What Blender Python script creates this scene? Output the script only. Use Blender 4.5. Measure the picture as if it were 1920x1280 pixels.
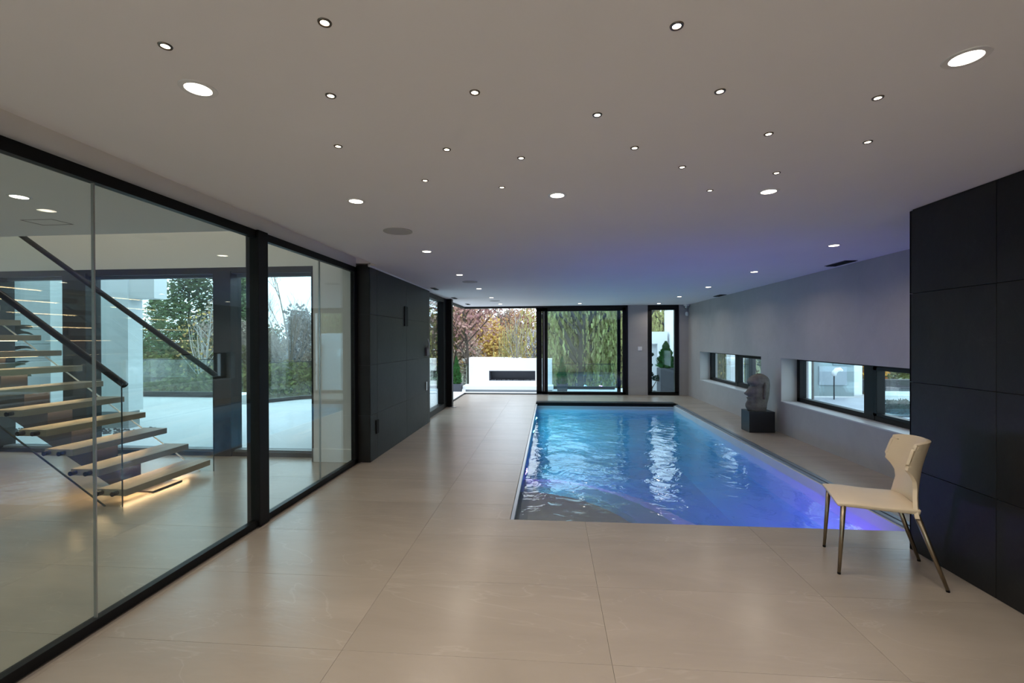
import bpy, math, random
from mathutils import Vector, Matrix, noise
S = bpy.context.scene
for o in list(bpy.data.objects): bpy.data.objects.remove(o)
col = S.collection
rnd = random.Random(7)
R = math.radians
PI = math.pi

# ------------------------------------------------------------------ camera
cd = bpy.data.cameras.new('camera'); cam = bpy.data.objects.new('camera', cd); col.objects.link(cam)
cd.sensor_width = 36; cd.lens = 853.3 / 1920 * 36; cd.clip_end = 400; cd.clip_start = .05
yaw, pitch, roll = .0839, .0042, -.0035
fw = Vector((-math.sin(yaw)*math.cos(pitch), math.cos(yaw)*math.cos(pitch), -math.sin(pitch)))
rt = Vector((math.cos(yaw), math.sin(yaw), 0)); up = rt.cross(fw)
r2 = rt*math.cos(roll) + up*math.sin(roll); u2 = up*math.cos(roll) - rt*math.sin(roll)
M = Matrix((r2, u2, -fw)).transposed().to_4x4(); M.translation = (0, 0, 1.5)
cam.matrix_world = M
S.camera = cam

# ------------------------------------------------------------------ world / exposure
SKY = 3.5
w = bpy.data.worlds.new('overcast'); S.world = w; w.use_nodes = True
nt = w.node_tree; bg = nt.nodes['Background']
tc = nt.nodes.new('ShaderNodeTexCoord'); sx = nt.nodes.new('ShaderNodeSeparateXYZ')
rp = nt.nodes.new('ShaderNodeValToRGB'); nt.links.new(tc.outputs['Generated'], sx.inputs[0])
nt.links.new(sx.outputs['Z'], rp.inputs[0])
rp.color_ramp.elements[0].position = 0; rp.color_ramp.elements[0].color = (.70, .82, .93, 1)
rp.color_ramp.elements[1].position = .6; rp.color_ramp.elements[1].color = (.78, .89, 1, 1)
nt.links.new(rp.outputs[0], bg.inputs[0]); bg.inputs[1].default_value = SKY
S.view_settings.view_transform = 'Standard'; S.view_settings.look = 'None'
S.view_settings.exposure = 0; S.view_settings.gamma = 1; S.view_settings.use_curve_mapping = False
cy = S.cycles
cy.use_denoising = True
cy.caustics_reflective = False; cy.caustics_refractive = False
cy.max_bounces = 9; cy.diffuse_bounces = 5; cy.glossy_bounces = 5; cy.transmission_bounces = 8
cy.transparent_max_bounces = 28; cy.sample_clamp_indirect = 4
BIG_W, SMALL_W = 4.6, .7        # downlight power
WARM = (1, .87, .74)

# ------------------------------------------------------------------ materials
def new_mat(name):
    m = bpy.data.materials.new(name); m.use_nodes = True
    return m, m.node_tree, m.node_tree.nodes['Principled BSDF']
def plain(name, c, rough=.6, metal=0, spec=.5, var=0, scale=6, bump=0, bscale=60, stretch=None, rand=0):
    m, t, b = new_mat(name)
    b.inputs['Roughness'].default_value = rough; b.inputs['Metallic'].default_value = metal
    b.inputs['Specular IOR Level'].default_value = spec
    b.inputs['Base Color'].default_value = (*c, 1)
    g = t.nodes.new('ShaderNodeNewGeometry'); src = g.outputs['Position']
    if stretch:
        mp = t.nodes.new('ShaderNodeMapping'); mp.inputs['Scale'].default_value = stretch[:3]
        if len(stretch) > 3: mp.inputs['Rotation'].default_value = stretch[3:]
        t.links.new(src, mp.inputs[0]); src = mp.outputs[0]
    if rand:
        oi = t.nodes.new('ShaderNodeObjectInfo'); ad = t.nodes.new('ShaderNodeVectorMath'); ad.operation = 'MULTIPLY_ADD'
        t.links.new(oi.outputs['Random'], ad.inputs[0]); ad.inputs[1].default_value = (37, 91, 53); t.links.new(src, ad.inputs[2])
        src = ad.outputs[0]
    if var:
        n = t.nodes.new('ShaderNodeTexNoise'); n.inputs['Scale'].default_value = scale; n.inputs['Detail'].default_value = 6
        t.links.new(src, n.inputs['Vector'])
        r = t.nodes.new('ShaderNodeValToRGB'); t.links.new(n.outputs[0], r.inputs[0])
        r.color_ramp.elements[0].position = .3; r.color_ramp.elements[1].position = .7
        r.color_ramp.elements[0].color = (*[x*(1-var) for x in c], 1); r.color_ramp.elements[1].color = (*[min(1, x*(1+var)) for x in c], 1)
        out = r.outputs[0]
        if rand:
            hs = t.nodes.new('ShaderNodeHueSaturation'); mr = t.nodes.new('ShaderNodeMapRange')
            t.links.new(oi.outputs['Random'], mr.inputs[0]); mr.inputs[3].default_value = 1-rand; mr.inputs[4].default_value = 1+rand
            t.links.new(mr.outputs[0], hs.inputs['Value']); t.links.new(out, hs.inputs['Color']); out = hs.outputs[0]
        t.links.new(out, b.inputs['Base Color'])
    if bump:
        n2 = t.nodes.new('ShaderNodeTexNoise'); n2.inputs['Scale'].default_value = bscale; n2.inputs['Detail'].default_value = 4
        t.links.new(src, n2.inputs['Vector'])
        bu = t.nodes.new('ShaderNodeBump'); bu.inputs['Strength'].default_value = bump; bu.inputs['Distance'].default_value = .01
        t.links.new(n2.outputs[0], bu.inputs['Height']); t.links.new(bu.outputs[0], b.inputs['Normal'])
    return m
def stone(name, c, rough, var, vein, rand, veinc, angle=.5, vs=1.1):
    """large-format stone: cloudy tone plus fine pale diagonal veins"""
    m, t, b = new_mat(name); N = t.nodes; L = t.links
    g = N.new('ShaderNodeNewGeometry'); oi = N.new('ShaderNodeObjectInfo')
    ad = N.new('ShaderNodeVectorMath'); ad.operation = 'MULTIPLY_ADD'; L.new(oi.outputs['Random'], ad.inputs[0]); ad.inputs[1].default_value = (37, 91, 53); L.new(g.outputs['Position'], ad.inputs[2])
    mp = N.new('ShaderNodeMapping'); mp.inputs['Rotation'].default_value = (0, 0, angle); mp.inputs['Scale'].default_value = (.55, 1.9, 1.6); L.new(ad.outputs[0], mp.inputs[0])
    n = N.new('ShaderNodeTexNoise'); n.inputs['Scale'].default_value = 1.5; n.inputs['Detail'].default_value = 8; n.inputs['Roughness'].default_value = .62; n.inputs['Distortion'].default_value = .6
    L.new(mp.outputs[0], n.inputs['Vector'])
    r = N.new('ShaderNodeValToRGB'); L.new(n.outputs[0], r.inputs[0])
    r.color_ramp.elements[0].position = .3; r.color_ramp.elements[1].position = .7
    r.color_ramp.elements[0].color = (*[x*(1-var) for x in c], 1); r.color_ramp.elements[1].color = (*[min(1, x*(1+var)) for x in c], 1)
    n3 = N.new('ShaderNodeTexNoise'); n3.inputs['Scale'].default_value = vs; n3.inputs['Detail'].default_value = 5; n3.inputs['Distortion'].default_value = 1.2
    L.new(mp.outputs[0], n3.inputs['Vector'])
    sb = N.new('ShaderNodeMath'); sb.operation = 'SUBTRACT'; L.new(n3.outputs[0], sb.inputs[0]); sb.inputs[1].default_value = .5
    ab = N.new('ShaderNodeMath'); ab.operation = 'ABSOLUTE'; L.new(sb.outputs[0], ab.inputs[0])
    mr = N.new('ShaderNodeMapRange'); L.new(ab.outputs[0], mr.inputs[0]); mr.inputs[1].default_value = 0; mr.inputs[2].default_value = .006; mr.inputs[3].default_value = vein; mr.inputs[4].default_value = 0
    msk = N.new('ShaderNodeMath'); msk.operation = 'MULTIPLY'; L.new(mr.outputs[0], msk.inputs[0]); L.new(n.outputs[0], msk.inputs[1])
    mx = N.new('ShaderNodeMix'); mx.data_type = 'RGBA'; L.new(msk.outputs[0], mx.inputs['Factor']); L.new(r.outputs[0], mx.inputs[6]); mx.inputs[7].default_value = (*veinc, 1)
    hs = N.new('ShaderNodeHueSaturation'); m2 = N.new('ShaderNodeMapRange'); L.new(oi.outputs['Random'], m2.inputs[0]); m2.inputs[3].default_value = 1-rand; m2.inputs[4].default_value = 1+rand
    L.new(m2.outputs[0], hs.inputs['Value']); L.new(mx.outputs[2], hs.inputs['Color']); L.new(hs.outputs[0], b.inputs['Base Color'])
    b.inputs['Roughness'].default_value = rough; b.inputs['Specular IOR Level'].default_value = .28 if 'slate' in name else .5
    n4 = N.new('ShaderNodeTexNoise'); n4.inputs['Scale'].default_value = 14; L.new(mp.outputs[0], n4.inputs['Vector'])
    bu = N.new('ShaderNodeBump'); bu.inputs['Strength'].default_value = .25; bu.inputs['Distance'].default_value = .004
    L.new(n4.outputs[0], bu.inputs['Height']); L.new(bu.outputs[0], b.inputs['Normal'])
    return m
def emit(name, c, s):
    m = bpy.data.materials.new(name); m.use_nodes = True; t = m.node_tree; t.nodes.clear()
    e = t.nodes.new('ShaderNodeEmission'); e.inputs[0].default_value = (*c, 1); e.inputs[1].default_value = s
    o = t.nodes.new('ShaderNodeOutputMaterial'); t.links.new(e.outputs[0], o.inputs[0]); return m
def glass(name, tint, refl=1.0):
    """thin architectural glass: Fresnel mirror over tinted straight-through"""
    m = bpy.data.materials.new(name); m.use_nodes = True; t = m.node_tree; t.nodes.clear(); N = t.nodes; L = t.links
    g = N.new('ShaderNodeNewGeometry')
    ior = N.new('ShaderNodeMix'); ior.data_type = 'FLOAT'; L.new(g.outputs['Backfacing'], ior.inputs[0]); ior.inputs[2].default_value = 1.5; ior.inputs[3].default_value = 1/1.5
    f = N.new('ShaderNodeFresnel'); L.new(ior.outputs[0], f.inputs['IOR'])
    mu = N.new('ShaderNodeMath'); mu.operation = 'MULTIPLY'; L.new(f.outputs[0], mu.inputs[0]); mu.inputs[1].default_value = refl; mu.use_clamp = True
    tr = N.new('ShaderNodeBsdfTransparent'); tr.inputs[0].default_value = (*tint, 1)
    gl = N.new('ShaderNodeBsdfGlossy'); gl.inputs['Roughness'].default_value = 0.0; gl.inputs[0].default_value = (1, 1, 1, 1)
    mx = N.new('ShaderNodeMixShader'); L.new(mu.outputs[0], mx.inputs[0]); L.new(tr.outputs[0], mx.inputs[1]); L.new(gl.outputs[0], mx.inputs[2])
    o = N.new('ShaderNodeOutputMaterial'); L.new(mx.outputs[0], o.inputs[0]); return m
def water_mat():
    m = bpy.data.materials.new('water'); m.use_nodes = True; t = m.node_tree; t.nodes.clear(); N = t.nodes; L = t.links
    g = N.new('ShaderNodeNewGeometry')
    n = N.new('ShaderNodeTexNoise'); n.inputs['Scale'].default_value = 5; n.inputs['Detail'].default_value = 3; n.inputs['Distortion'].default_value = .8
    L.new(g.outputs['Position'], n.inputs['Vector'])
    bu = N.new('ShaderNodeBump'); bu.inputs['Strength'].default_value = .28; bu.inputs['Distance'].default_value = .03
    L.new(n.outputs[0], bu.inputs['Height'])
    f = N.new('ShaderNodeFresnel'); f.inputs[0].default_value = 1.33; L.new(bu.outputs[0], f.inputs['Normal'])
    tr = N.new('ShaderNodeBsdfTransparent'); tr.inputs[0].default_value = (.90, .97, 1, 1)
    rf = N.new('ShaderNodeBsdfRefraction'); rf.inputs['IOR'].default_value = 1.33; rf.inputs[0].default_value = (.90, .97, 1, 1); L.new(bu.outputs[0], rf.inputs['Normal'])
    rf.inputs['Roughness'].default_value = .02
    m1 = N.new('ShaderNodeMixShader'); m1.inputs[0].default_value = .6; L.new(tr.outputs[0], m1.inputs[1]); L.new(rf.outputs[0], m1.inputs[2])
    gl = N.new('ShaderNodeBsdfGlossy'); gl.inputs['Roughness'].default_value = .03; gl.inputs[0].default_value = (1, 1, 1, 1); L.new(bu.outputs[0], gl.inputs['Normal'])
    mx = N.new('ShaderNodeMixShader'); L.new(f.outputs[0], mx.inputs[0]); L.new(m1.outputs[0], mx.inputs[1]); L.new(gl.outputs[0], mx.inputs[2])
    o = N.new('ShaderNodeOutputMaterial'); L.new(mx.outputs[0], o.inputs[0]); return m
def leafmat(name, c, var=.35, trans=.35):
    m = bpy.data.materials.new(name); m.use_nodes = True; t = m.node_tree; t.nodes.clear(); N = t.nodes; L = t.links
    g = N.new('ShaderNodeNewGeometry'); hs = N.new('ShaderNodeHueSaturation'); hs.inputs['Color'].default_value = (*c, 1)
    mr = N.new('ShaderNodeMapRange'); L.new(g.outputs['Random Per Island'], mr.inputs[0]); mr.inputs[3].default_value = 1-var; mr.inputs[4].default_value = 1+var
    L.new(mr.outputs[0], hs.inputs['Value'])
    m3 = N.new('ShaderNodeMapRange'); L.new(g.outputs['Random Per Island'], m3.inputs[0]); m3.inputs[3].default_value = .47; m3.inputs[4].default_value = .53
    L.new(m3.outputs[0], hs.inputs['Hue'])
    d = N.new('ShaderNodeBsdfDiffuse'); tl = N.new('ShaderNodeBsdfTranslucent'); L.new(hs.outputs[0], d.inputs[0]); L.new(hs.outputs[0], tl.inputs[0])
    mx = N.new('ShaderNodeMixShader'); mx.inputs[0].default_value = trans; L.new(d.outputs[0], mx.inputs[1]); L.new(tl.outputs[0], mx.inputs[2])
    o = N.new('ShaderNodeOutputMaterial'); L.new(mx.outputs[0], o.inputs[0]); return m

K = dict(
    ceil=plain('ceiling_paint', (.84, .84, .865), .75, var=.015, scale=1.5),
    white=plain('white_paint', (.74, .73, .70), .6),
    floor=stone('floor_stone', (.335, .29, .238), .27, .09, .55, .035, (.46, .41, .345), .35),
    joint=plain('grout', (.21, .18, .15), .8),
    dark=stone('dark_slate_tile', (.012, .0115, .011), .46, .35, .3, .18, (.035, .034, .033), .0),
    grey=stone('grey_wall_slab', (.36, .345, .34), .5, .06, .28, .0, (.45, .44, .44), .9, .7),
    black=plain('black_metal', (.006, .006, .006), .42, spec=.18),
    frame=plain('dark_window_frame', (.012, .013, .017), .35, spec=.5),
    steel=plain('brushed_steel', (.45, .45, .46), .32, metal=1),
    edge=plain('glass_joint_bead', (.30, .31, .29), .25, metal=.5),
    gold=plain('bronze_leg_metal', (.30, .25, .18), .33, metal=1),
    ring=plain('bronze_light_rim', (.18, .14, .11), .35, metal=1),
    lens=emit('lamp_lens', (1, .88, .70), 14),
    lens2=emit('spot_lens', (1, .84, .62), 14),
    led=emit('led_strip_glow', (1, .66, .36), 9),
    wood=plain('oak_tread', (.30, .235, .165), .45, var=.16, scale=3, stretch=(6, .6, 8), bump=.15, bscale=20),
    navy=plain('dark_stringer_steel', (.016, .015, .024), .4),
    glass=glass('partition_glass', (.93, .97, .945), 1.1),
    stairglass=glass('stair_glass', (.95, .98, .97), 1.0),
    winglass=glass('window_glass', (.86, .955, .975), 1.3),
    railglass=glass('railing_glass', (.88, .95, .93), 1.0),
    glassedge=plain('glass_edge_painted_light', (.95, .98, 1), .1),  # sky light caught in the far panel edge, painted near white
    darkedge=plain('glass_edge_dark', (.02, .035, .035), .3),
    water=water_mat(),
    liner=plain('pool_liner_water_tint', (.30, .55, .64), .5, var=.06, scale=2),  # blue of the lit, absorbing water painted into a grey liner
    linerw=plain('pool_liner_white', (.60, .64, .66), .45, var=.03, scale=3),
    stepm=plain('pool_step_grey', (.88, .86, .82), .5),
    leather=plain('cream_leather', (.72, .61, .44), .42, var=.03, scale=8, bump=.12, bscale=220),
    leatherb=plain('cream_leather_back', (.55, .49, .37), .42, bump=.12, bscale=220),
    stonehead=plain('carved_stone', (.125, .112, .095), .85, var=.25, scale=14, bump=.6, bscale=45),
    plinth=plain('black_plinth', (.010, .011, .014), .45),
    grille=plain('speaker_grille', (.48, .48, .48), .7),
    vent=plain('vent_metal', (.10, .10, .11), .6),
    plate=plain('black_plate', (.004, .004, .004), .6, spec=.15),
    offw=plain('switch_plastic', (.75, .75, .76), .4),
    deck=plain('pale_terrace_slab', (.53, .55, .57), .7, var=.04, scale=.8),
    wing=plain('pale_render', (.78, .83, .86), .7),
    wing2=plain('shade_painted_cladding', (.30, .33, .34), .7),  # shade on the wing's recess and foot painted in as grey
    outw=plain('white_render', (.82, .83, .84), .75),
    curb=plain('dark_curb', (.035, .032, .036), .6),
    fire=plain('firebox_metal', (.055, .058, .075), .4),
    log=plain('firebox_ember', (.03, .03, .035), .9, bump=.5),
    pot=plain('dark_planter', (.06, .065, .08), .6),
    grass=plain('lawn', (.085, .105, .045), .9, var=.5, scale=.6),
    bark=plain('bark', (.085, .07, .06), .9, var=.3, scale=8),
    birch=plain('pale_bark', (.45, .44, .42), .9, var=.2, scale=8),
    greyb=plain('grey_bark', (.24, .20, .17), .9),
    conif=leafmat('conifer_needles', (.055, .09, .05)),
    pine=leafmat('pine_needles', (.15, .20, .10)),
    spruce=leafmat('spruce_needles', (.045, .085, .06)),
    thuja=leafmat('thuja_green', (.055, .15, .045), .4),
    maple=leafmat('maple_leaves', (.48, .30, .27), .4),  # lightened to paint in haze; so are russet, willow, brown and greyl
    russet=leafmat('russet_leaves', (.46, .28, .20), .4),
    yellow=leafmat('yellow_leaves', (.55, .38, .14), .4),
    willow=leafmat('willow_leaves', (.44, .40, .19), .45, .45),
    olive=leafmat('olive_leaves', (.18, .17, .075), .45),
    brown=leafmat('brown_leaves', (.36, .30, .25), .4),
    greyl=leafmat('grey_twigs', (.42, .42, .44), .3),
    orange=leafmat('orange_leaves', (.50, .24, .06), .4),
    pampas=leafmat('pampas_plume', (.45, .53, .48), .2),
    dkgreen=leafmat('dark_leaves', (.02, .045, .03), .4),
)

# ------------------------------------------------------------------ mesh helpers
class MB:
    def __init__(s): s.v = []; s.f = []
    def box(s, x0, x1, y0, y1, z0, z1, rot=None, c=None):
        b = len(s.v); P = [Vector((x, y, z)) for z in (z0, z1) for y in (y0, y1) for x in (x0, x1)]
        if rot is not None: P = [Matrix.Rotation(rot, 3, 'Z') @ (p - Vector(c)) + Vector(c) for p in P]
        s.v += [tuple(p) for p in P]
        s.f += [tuple(b+i for i in q) for q in ((0,2,3,1),(4,5,7,6),(0,1,5,4),(2,6,7,3),(0,4,6,2),(1,3,7,5))]
        return s
    def tube(s, pts, rs, n=8, caps=True):
        pts = [Vector(p) for p in pts]; rs = rs if hasattr(rs, '__len__') else [rs]*len(pts); b = len(s.v); prev = None
        for i, p in enumerate(pts):
            d = (pts[min(i+1, len(pts)-1)] - pts[max(i-1, 0)]).normalized()
            a = prev - d*prev.dot(d) if prev is not None else d.orthogonal()
            a.normalize(); prev = a; c = d.cross(a)
            for k in range(n):
                t = 2*PI*k/n; s.v.append(tuple(p + (a*math.cos(t) + c*math.sin(t))*rs[i]))
        for i in range(len(pts)-1):
            for k in range(n):
                q = b+i*n; s.f.append((q+k, q+(k+1) % n, q+n+(k+1) % n, q+n+k))
        if caps:
            s.f.append(tuple(b+k for k in range(n))[::-1]); s.f.append(tuple(b+(len(pts)-1)*n+k for k in range(n)))
        return s
    def lathe(s, prof, c=(0, 0, 0), n=24, cap0=True, cap1=True):
        b = len(s.v)
        for r, z in prof:
            for k in range(n):
                t = 2*PI*k/n; s.v.append((c[0]+r*math.cos(t), c[1]+r*math.sin(t), c[2]+z))
        for i in range(len(prof)-1):
            for k in range(n):
                q = b+i*n; s.f.append((q+k, q+(k+1) % n, q+n+(k+1) % n, q+n+k))
        if cap0: s.f.append(tuple(b+k for k in range(n))[::-1])
        if cap1: s.f.append(tuple(b+(len(prof)-1)*n+k for k in range(n)))
        return s
    def prism(s, poly, axis, a0, a1):
        """poly in the two other axes (in x,y,z order), extruded along axis"""
        b = len(s.v); n = len(poly)
        def mk(p, a):
            q = list(p); q.insert(axis, a); return tuple(q)
        s.v += [mk(p, a0) for p in poly] + [mk(p, a1) for p in poly]
        s.f += [tuple(b+i for i in range(n))[::-1], tuple(b+n+i for i in range(n))]
        s.f += [(b+i, b+(i+1) % n, b+n+(i+1) % n, b+n+i) for i in range(n)]
        return s
    def quad(s, p, u, v):
        b = len(s.v); s.v += [tuple(p-u-v), tuple(p+u-v), tuple(p+u+v), tuple(p-u+v)]; s.f.append((b, b+1, b+2, b+3))
    def mesh(s, name, fix=True):
        me = bpy.data.meshes.new(name); me.from_pydata(s.v, [], s.f); me.update()
        if fix and len(s.f) < 20000:
            import bmesh
            bm = bmesh.new(); bm.from_mesh(me); bmesh.ops.recalc_face_normals(bm, faces=bm.faces); bm.to_mesh(me); bm.free()
        return me
    def build(s, name, m, parent=None, smooth=False, bevel=0, loc=None, kind=None, fix=True, seg=2):
        me = s.mesh(name, fix); me.materials.append(m)
        if smooth:
            for p in me.polygons: p.use_smooth = True
        return put(name, me, parent, bevel, loc, kind, seg)
def put(name, me, parent=None, bevel=0, loc=None, kind=None, seg=2):
    o = bpy.data.objects.new(name, me); col.objects.link(o)
    if parent is not None: o.parent = parent
    if loc is not None: o.location = loc
    if bevel:
        b = o.modifiers.new('bevel', 'BEVEL'); b.width = bevel; b.segments = seg; b.limit_method = 'ANGLE'
    if kind: o['kind'] = kind
    return o
def tag(o, label, cat, group=None, kind=None):
    o['label'] = label; o['category'] = cat
    if group: o['group'] = group
    if kind: o['kind'] = kind
    return o
def empty(name, loc=(0, 0, 0), rz=0):
    o = bpy.data.objects.new(name, None); col.objects.link(o); o.location = loc; o.rotation_euler = (0, 0, rz); o.empty_display_size = .1
    return o
def copy_tree(o, parent=None):
    c = o.copy(); col.objects.link(c); c.parent = parent
    for ch in [k for k in o.children]: copy_tree(ch, c)
    return c
def B(*a, **k): return MB().box(*a, **k)
def disc_lamp(name, loc, r, power, color, parent, rot=(0, 0, 0), spread=150):
    l = bpy.data.lights.new(name, 'AREA'); l.shape = 'DISK'; l.size = 2*r; l.energy = power; l.color = color; l.spread = R(spread)
    o = bpy.data.objects.new(name, l); col.objects.link(o); o.location = loc; o.rotation_euler = rot; o.parent = parent
    return o

# ------------------------------------------------------------------ dimensions
H = 2.41; XL = -2.353; XB = -2.20; XR = 3.657; XD = 2.55; YD = 3.466
PX0, PX1, PY0, PY1 = -.34, 2.80, 3.777, 10.65
YF = 12.446; YB0, YB1 = 5.404, 8.18; YLOB = 5.60; YBACK = -4.6; XLOB = -9.5
T = .012

# ------------------------------------------------------------------ floor
fl = MB()
fl.box(XLOB, PX0-.02, YBACK, YLOB+.3, -.3, -T); fl.box(PX0-.02, XR+.35, YBACK, PY0-.02, -.3, -T)
fl.box(XL-.05, PX0-.02, YLOB+.3, YF+.15, -.3, -T); fl.box(PX1+.14, XR+.35, PY0-.02, YF+.15, -.3, -T); fl.box(PX0-.02, PX1+.14, PY1+.3, YF+.15, -.3, -T)
floor = fl.build('floor', K['joint'], kind='structure')
TW, TD = 1.29, .665; x00, y00 = -1.01, 2.12; G = .0013
tile_cache = {}
def tiles_in(rx0, rx1, ry0, ry1, ox=0):
    i0 = math.floor((rx0-x00-ox)/TW); j0 = math.floor((ry0-y00)/TD)
    for j in range(j0, j0+60):
        a, b = max(ry0, y00+j*TD), min(ry1, y00+(j+1)*TD)
        if b-a < .01:
            if y00+j*TD > ry1: break
            continue
        for i in range(i0, i0+40):
            c, d = max(rx0, x00+ox+i*TW), min(rx1, x00+ox+(i+1)*TW)
            if d-c < .01:
                if x00+ox+i*TW > rx1: break
                continue
            key = (round(d-c, 3), round(b-a, 3))
            if key not in tile_cache:
                hx, hy = (d-c)/2-G/2, (b-a)/2-G/2; e = .0005
                m = MB(); m.v = [(sx*(hx-q), sy*(hy-q), z) for z, q in ((-T, 0), (-e, 0), (0, e)) for sx, sy in ((-1,-1),(1,-1),(1,1),(-1,1))]
                m.f = [(8, 9, 10, 11)] + [(4*k+n, 4*k+(n+1) % 4, 4*k+4+(n+1) % 4, 4*k+4+n) for k in (0, 1) for n in range(4)]
                me = m.mesh('floor_tile'); me.materials.append(K['floor']); tile_cache[key] = me
            put('floor_tile', tile_cache[key], floor, loc=((c+d)/2, (a+b)/2, 0))
tiles_in(XL+.03, XR, -4.55, PY0)
tiles_in(XL+.03, PX0, PY0, YF); tiles_in(PX1+.12, XR, PY0, YF); tiles_in(PX0, PX1+.12, PY1+.25, YF)
tiles_in(-9.3, XL-.03, -.6, YLOB-.02, .25)

# ------------------------------------------------------------------ ceilings
ce = MB(); ce.box(-2.10, XR+.3, YBACK, YB0, H, H+.25); ce.box(XB+.012, XR+.3, YB0, YB1, H, H+.25); ce.box(XL-.1, XR+.3, YB1, YF+.25, H, H+.25)
ce.box(XL-.02, -2.10, YBACK, YB0, H+.10, H+.25); ce.box(XL-.25, XB+.012, YB0, YB1, H+.03, H+.25)
ce.build('ceiling', K['ceil'], kind='structure')
ce2 = MB(); ce2.box(XLOB, XL-.05, YBACK, 3.58, H, H+.3); ce2.box(XLOB, XL-.05, 3.58, YLOB+.3, 4.9, 5.0)
lobceil = ce2.build('ceiling', K['ceil'], kind='structure')
hd = MB(); hd.box(XL-.22, XL-.02, YBACK, YB0, H-.025, H+.25); hd.box(XL-.22, XL-.05, 3.5, YLOB+.3, H+.25, 5.0)
hd.build('trim_1', K['white'], kind='structure')
MB().box(XB-.02, XB+.006, YB0, YB1, H-.014, H+.02).build('trim_2', plain('reveal_white', (.92, .92, .92), .5), kind='structure')
ap = MB(); ap.v = [(x, y, z) for z in (H-.002, H+.002) for hw in (.13, .124) for x, y in ((-3.83-hw, 3.175-hw*.6), (-3.83+hw, 3.175-hw*.6), (-3.83+hw, 3.175+hw*.6), (-3.83-hw, 3.175+hw*.6))]
ap.f = [(k, (k+1) % 4, 4+(k+1) % 4, 4+k) for k in range(4)] + [(8+k, 12+k, 12+(k+1) % 4, 8+(k+1) % 4) for k in range(4)] + [(k, 8+k, 8+(k+1) % 4, (k+1) % 4) for k in range(4)] + [(4+k, 4+(k+1) % 4, 12+(k+1) % 4, 12+k) for k in range(4)]
tag(ap.build('access_panel', K['vent']), 'thin square outline of an access hatch in the lobby ceiling above the stairs', 'hatch')

# ------------------------------------------------------------------ lobby shell
lw = MB()   # wall above and beside the lobby windows
lw.box(XLOB, -2.93, YLOB, YLOB+.3, 2.44, 5.0); lw.box(XLOB-.1, XLOB, YBACK, YLOB+.3, -.3, 5.0)
lw.box(XLOB, XL-.05, 3.50, 3.58, H+.3, 5.0)
lw.build('wall_lobby', K['white'], kind='structure')
w2 = MB(); w2.box(-2.92, XL-.06, 5.40, YLOB+.3, 0, 5.0); w2.build('wall_stub', K['white'], kind='structure')
MB().box(-2.94, XL-.06, 5.385, 5.41, 0, .16).box(-2.94, -2.915, 5.385, YLOB, 0, .16).build('baseboard_lobby', K['white'], kind='structure', bevel=.003)

# lobby windows
wf = MB()
x0, x1 = -9.5, -2.92
wf.box(x0, x1, YLOB-.02, YLOB+.16, 0, .055); wf.box(x0, x1, YLOB-.02, YLOB+.16, 2.37, 2.45)
wf.box(-2.96, -2.92, YLOB, YLOB+.16, .05, 2.4)
win = wf.build('window_1', K['frame'], kind='structure', bevel=.003)
B(x0, x1, YLOB+.02, YLOB+.14, .055, .075).build('sill', plain('sill_metal', (.16, .19, .21), .4), win)
B(x0, x1, YLOB+.08, YLOB+.14, 2.335, 2.37).build('head_rail', plain('head_rail_metal', (.10, .13, .16), .4), win)
for a, b in ((-4.36, -4.12), (-6.50, -6.16), (-7.62, -7.47), (-9.45, -9.3)):
    MB().box(a, b, YLOB-.04, YLOB+.17, .0, 2.40).build('mullion', K['frame'], win, bevel=.003)
for a, b in ((-4.12, -2.96), (-6.16, -4.36), (-7.47, -6.50), (-9.3, -7.62)):
    B(a, b, YLOB+.10, YLOB+.124, .075, 2.34).build('glass_pane', K['winglass'], win)

# ------------------------------------------------------------------ glass partition between lobby and pool
pf = MB(); yA, yZ = YBACK, YB0
pf.box(XL-.05, XL, yA, yZ, 0, .052); pf.box(XL-.05, XL, yA, yZ, 2.325, 2.388)
pf.box(XL-.05, XL, yZ-.09, yZ, 0, 2.388)
part = pf.build('window_2', K['black'], kind='structure', bevel=.002)
MB().box(XL-.09, XL+.02, 3.475, 3.60, 0, 2.39).build('post', K['black'], part, bevel=.003)
for a, b in ((yA, -1.5), (-1.496, .35), (.354, 2.186), (2.190, 3.475), (3.60, 4.523), (4.527, yZ-.09)):
    B(XL-.031, XL-.019, a, b, .05, 2.33).build('glass_pane', K['glass'], part)
for y in (2.188, 4.525):
    B(XL-.033, XL-.017, y-.0035, y+.0035, .05, 2.33).build('glass_joint', K['edge'], part)

# ------------------------------------------------------------------ walls with separate large tiles
def tile_wall(name, axis, plane, face, a0, a1, z0, z1, ja, jz, m, body, thick=.012, gap=.003):
    """body = MB of core; tiles on a plane normal to axis (0: x=plane, 1: y=plane)"""
    core = body.build(name, K['joint'] if name != 'x' else m, kind='structure')
    A = [a0] + [j for j in ja if a0 < j < a1] + [a1]; Z = [z0] + [j for j in jz if z0 < j < z1] + [z1]
    for i in range(len(A)-1):
        for k in range(len(Z)-1):
            p = (plane, plane-thick*face)
            if axis == 0: b = B(min(p), max(p), A[i]+gap/2, A[i+1]-gap/2, Z[k]+gap/2, Z[k+1]-gap/2)
            else: b = B(A[i]+gap/2, A[i+1]-gap/2, min(p), max(p), Z[k]+gap/2, Z[k+1]-gap/2)
            b.build('wall_tile', m, core, bevel=.0012, seg=1)
    return core
zt = [.575, 1.19, 1.815]
K['darkcore'] = plain('dark_grout', (.012, .012, .012), .8)
core = tile_wall('wall_left', 0, XB, 1, YB0, YB1, 0, H-.015, [5.64, 6.83, 8.02], zt, K['dark'], B(XL-.6, XB-.012, YB0+.012, YB1, 0, H))
core.data.materials[0] = K['darkcore']
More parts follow.
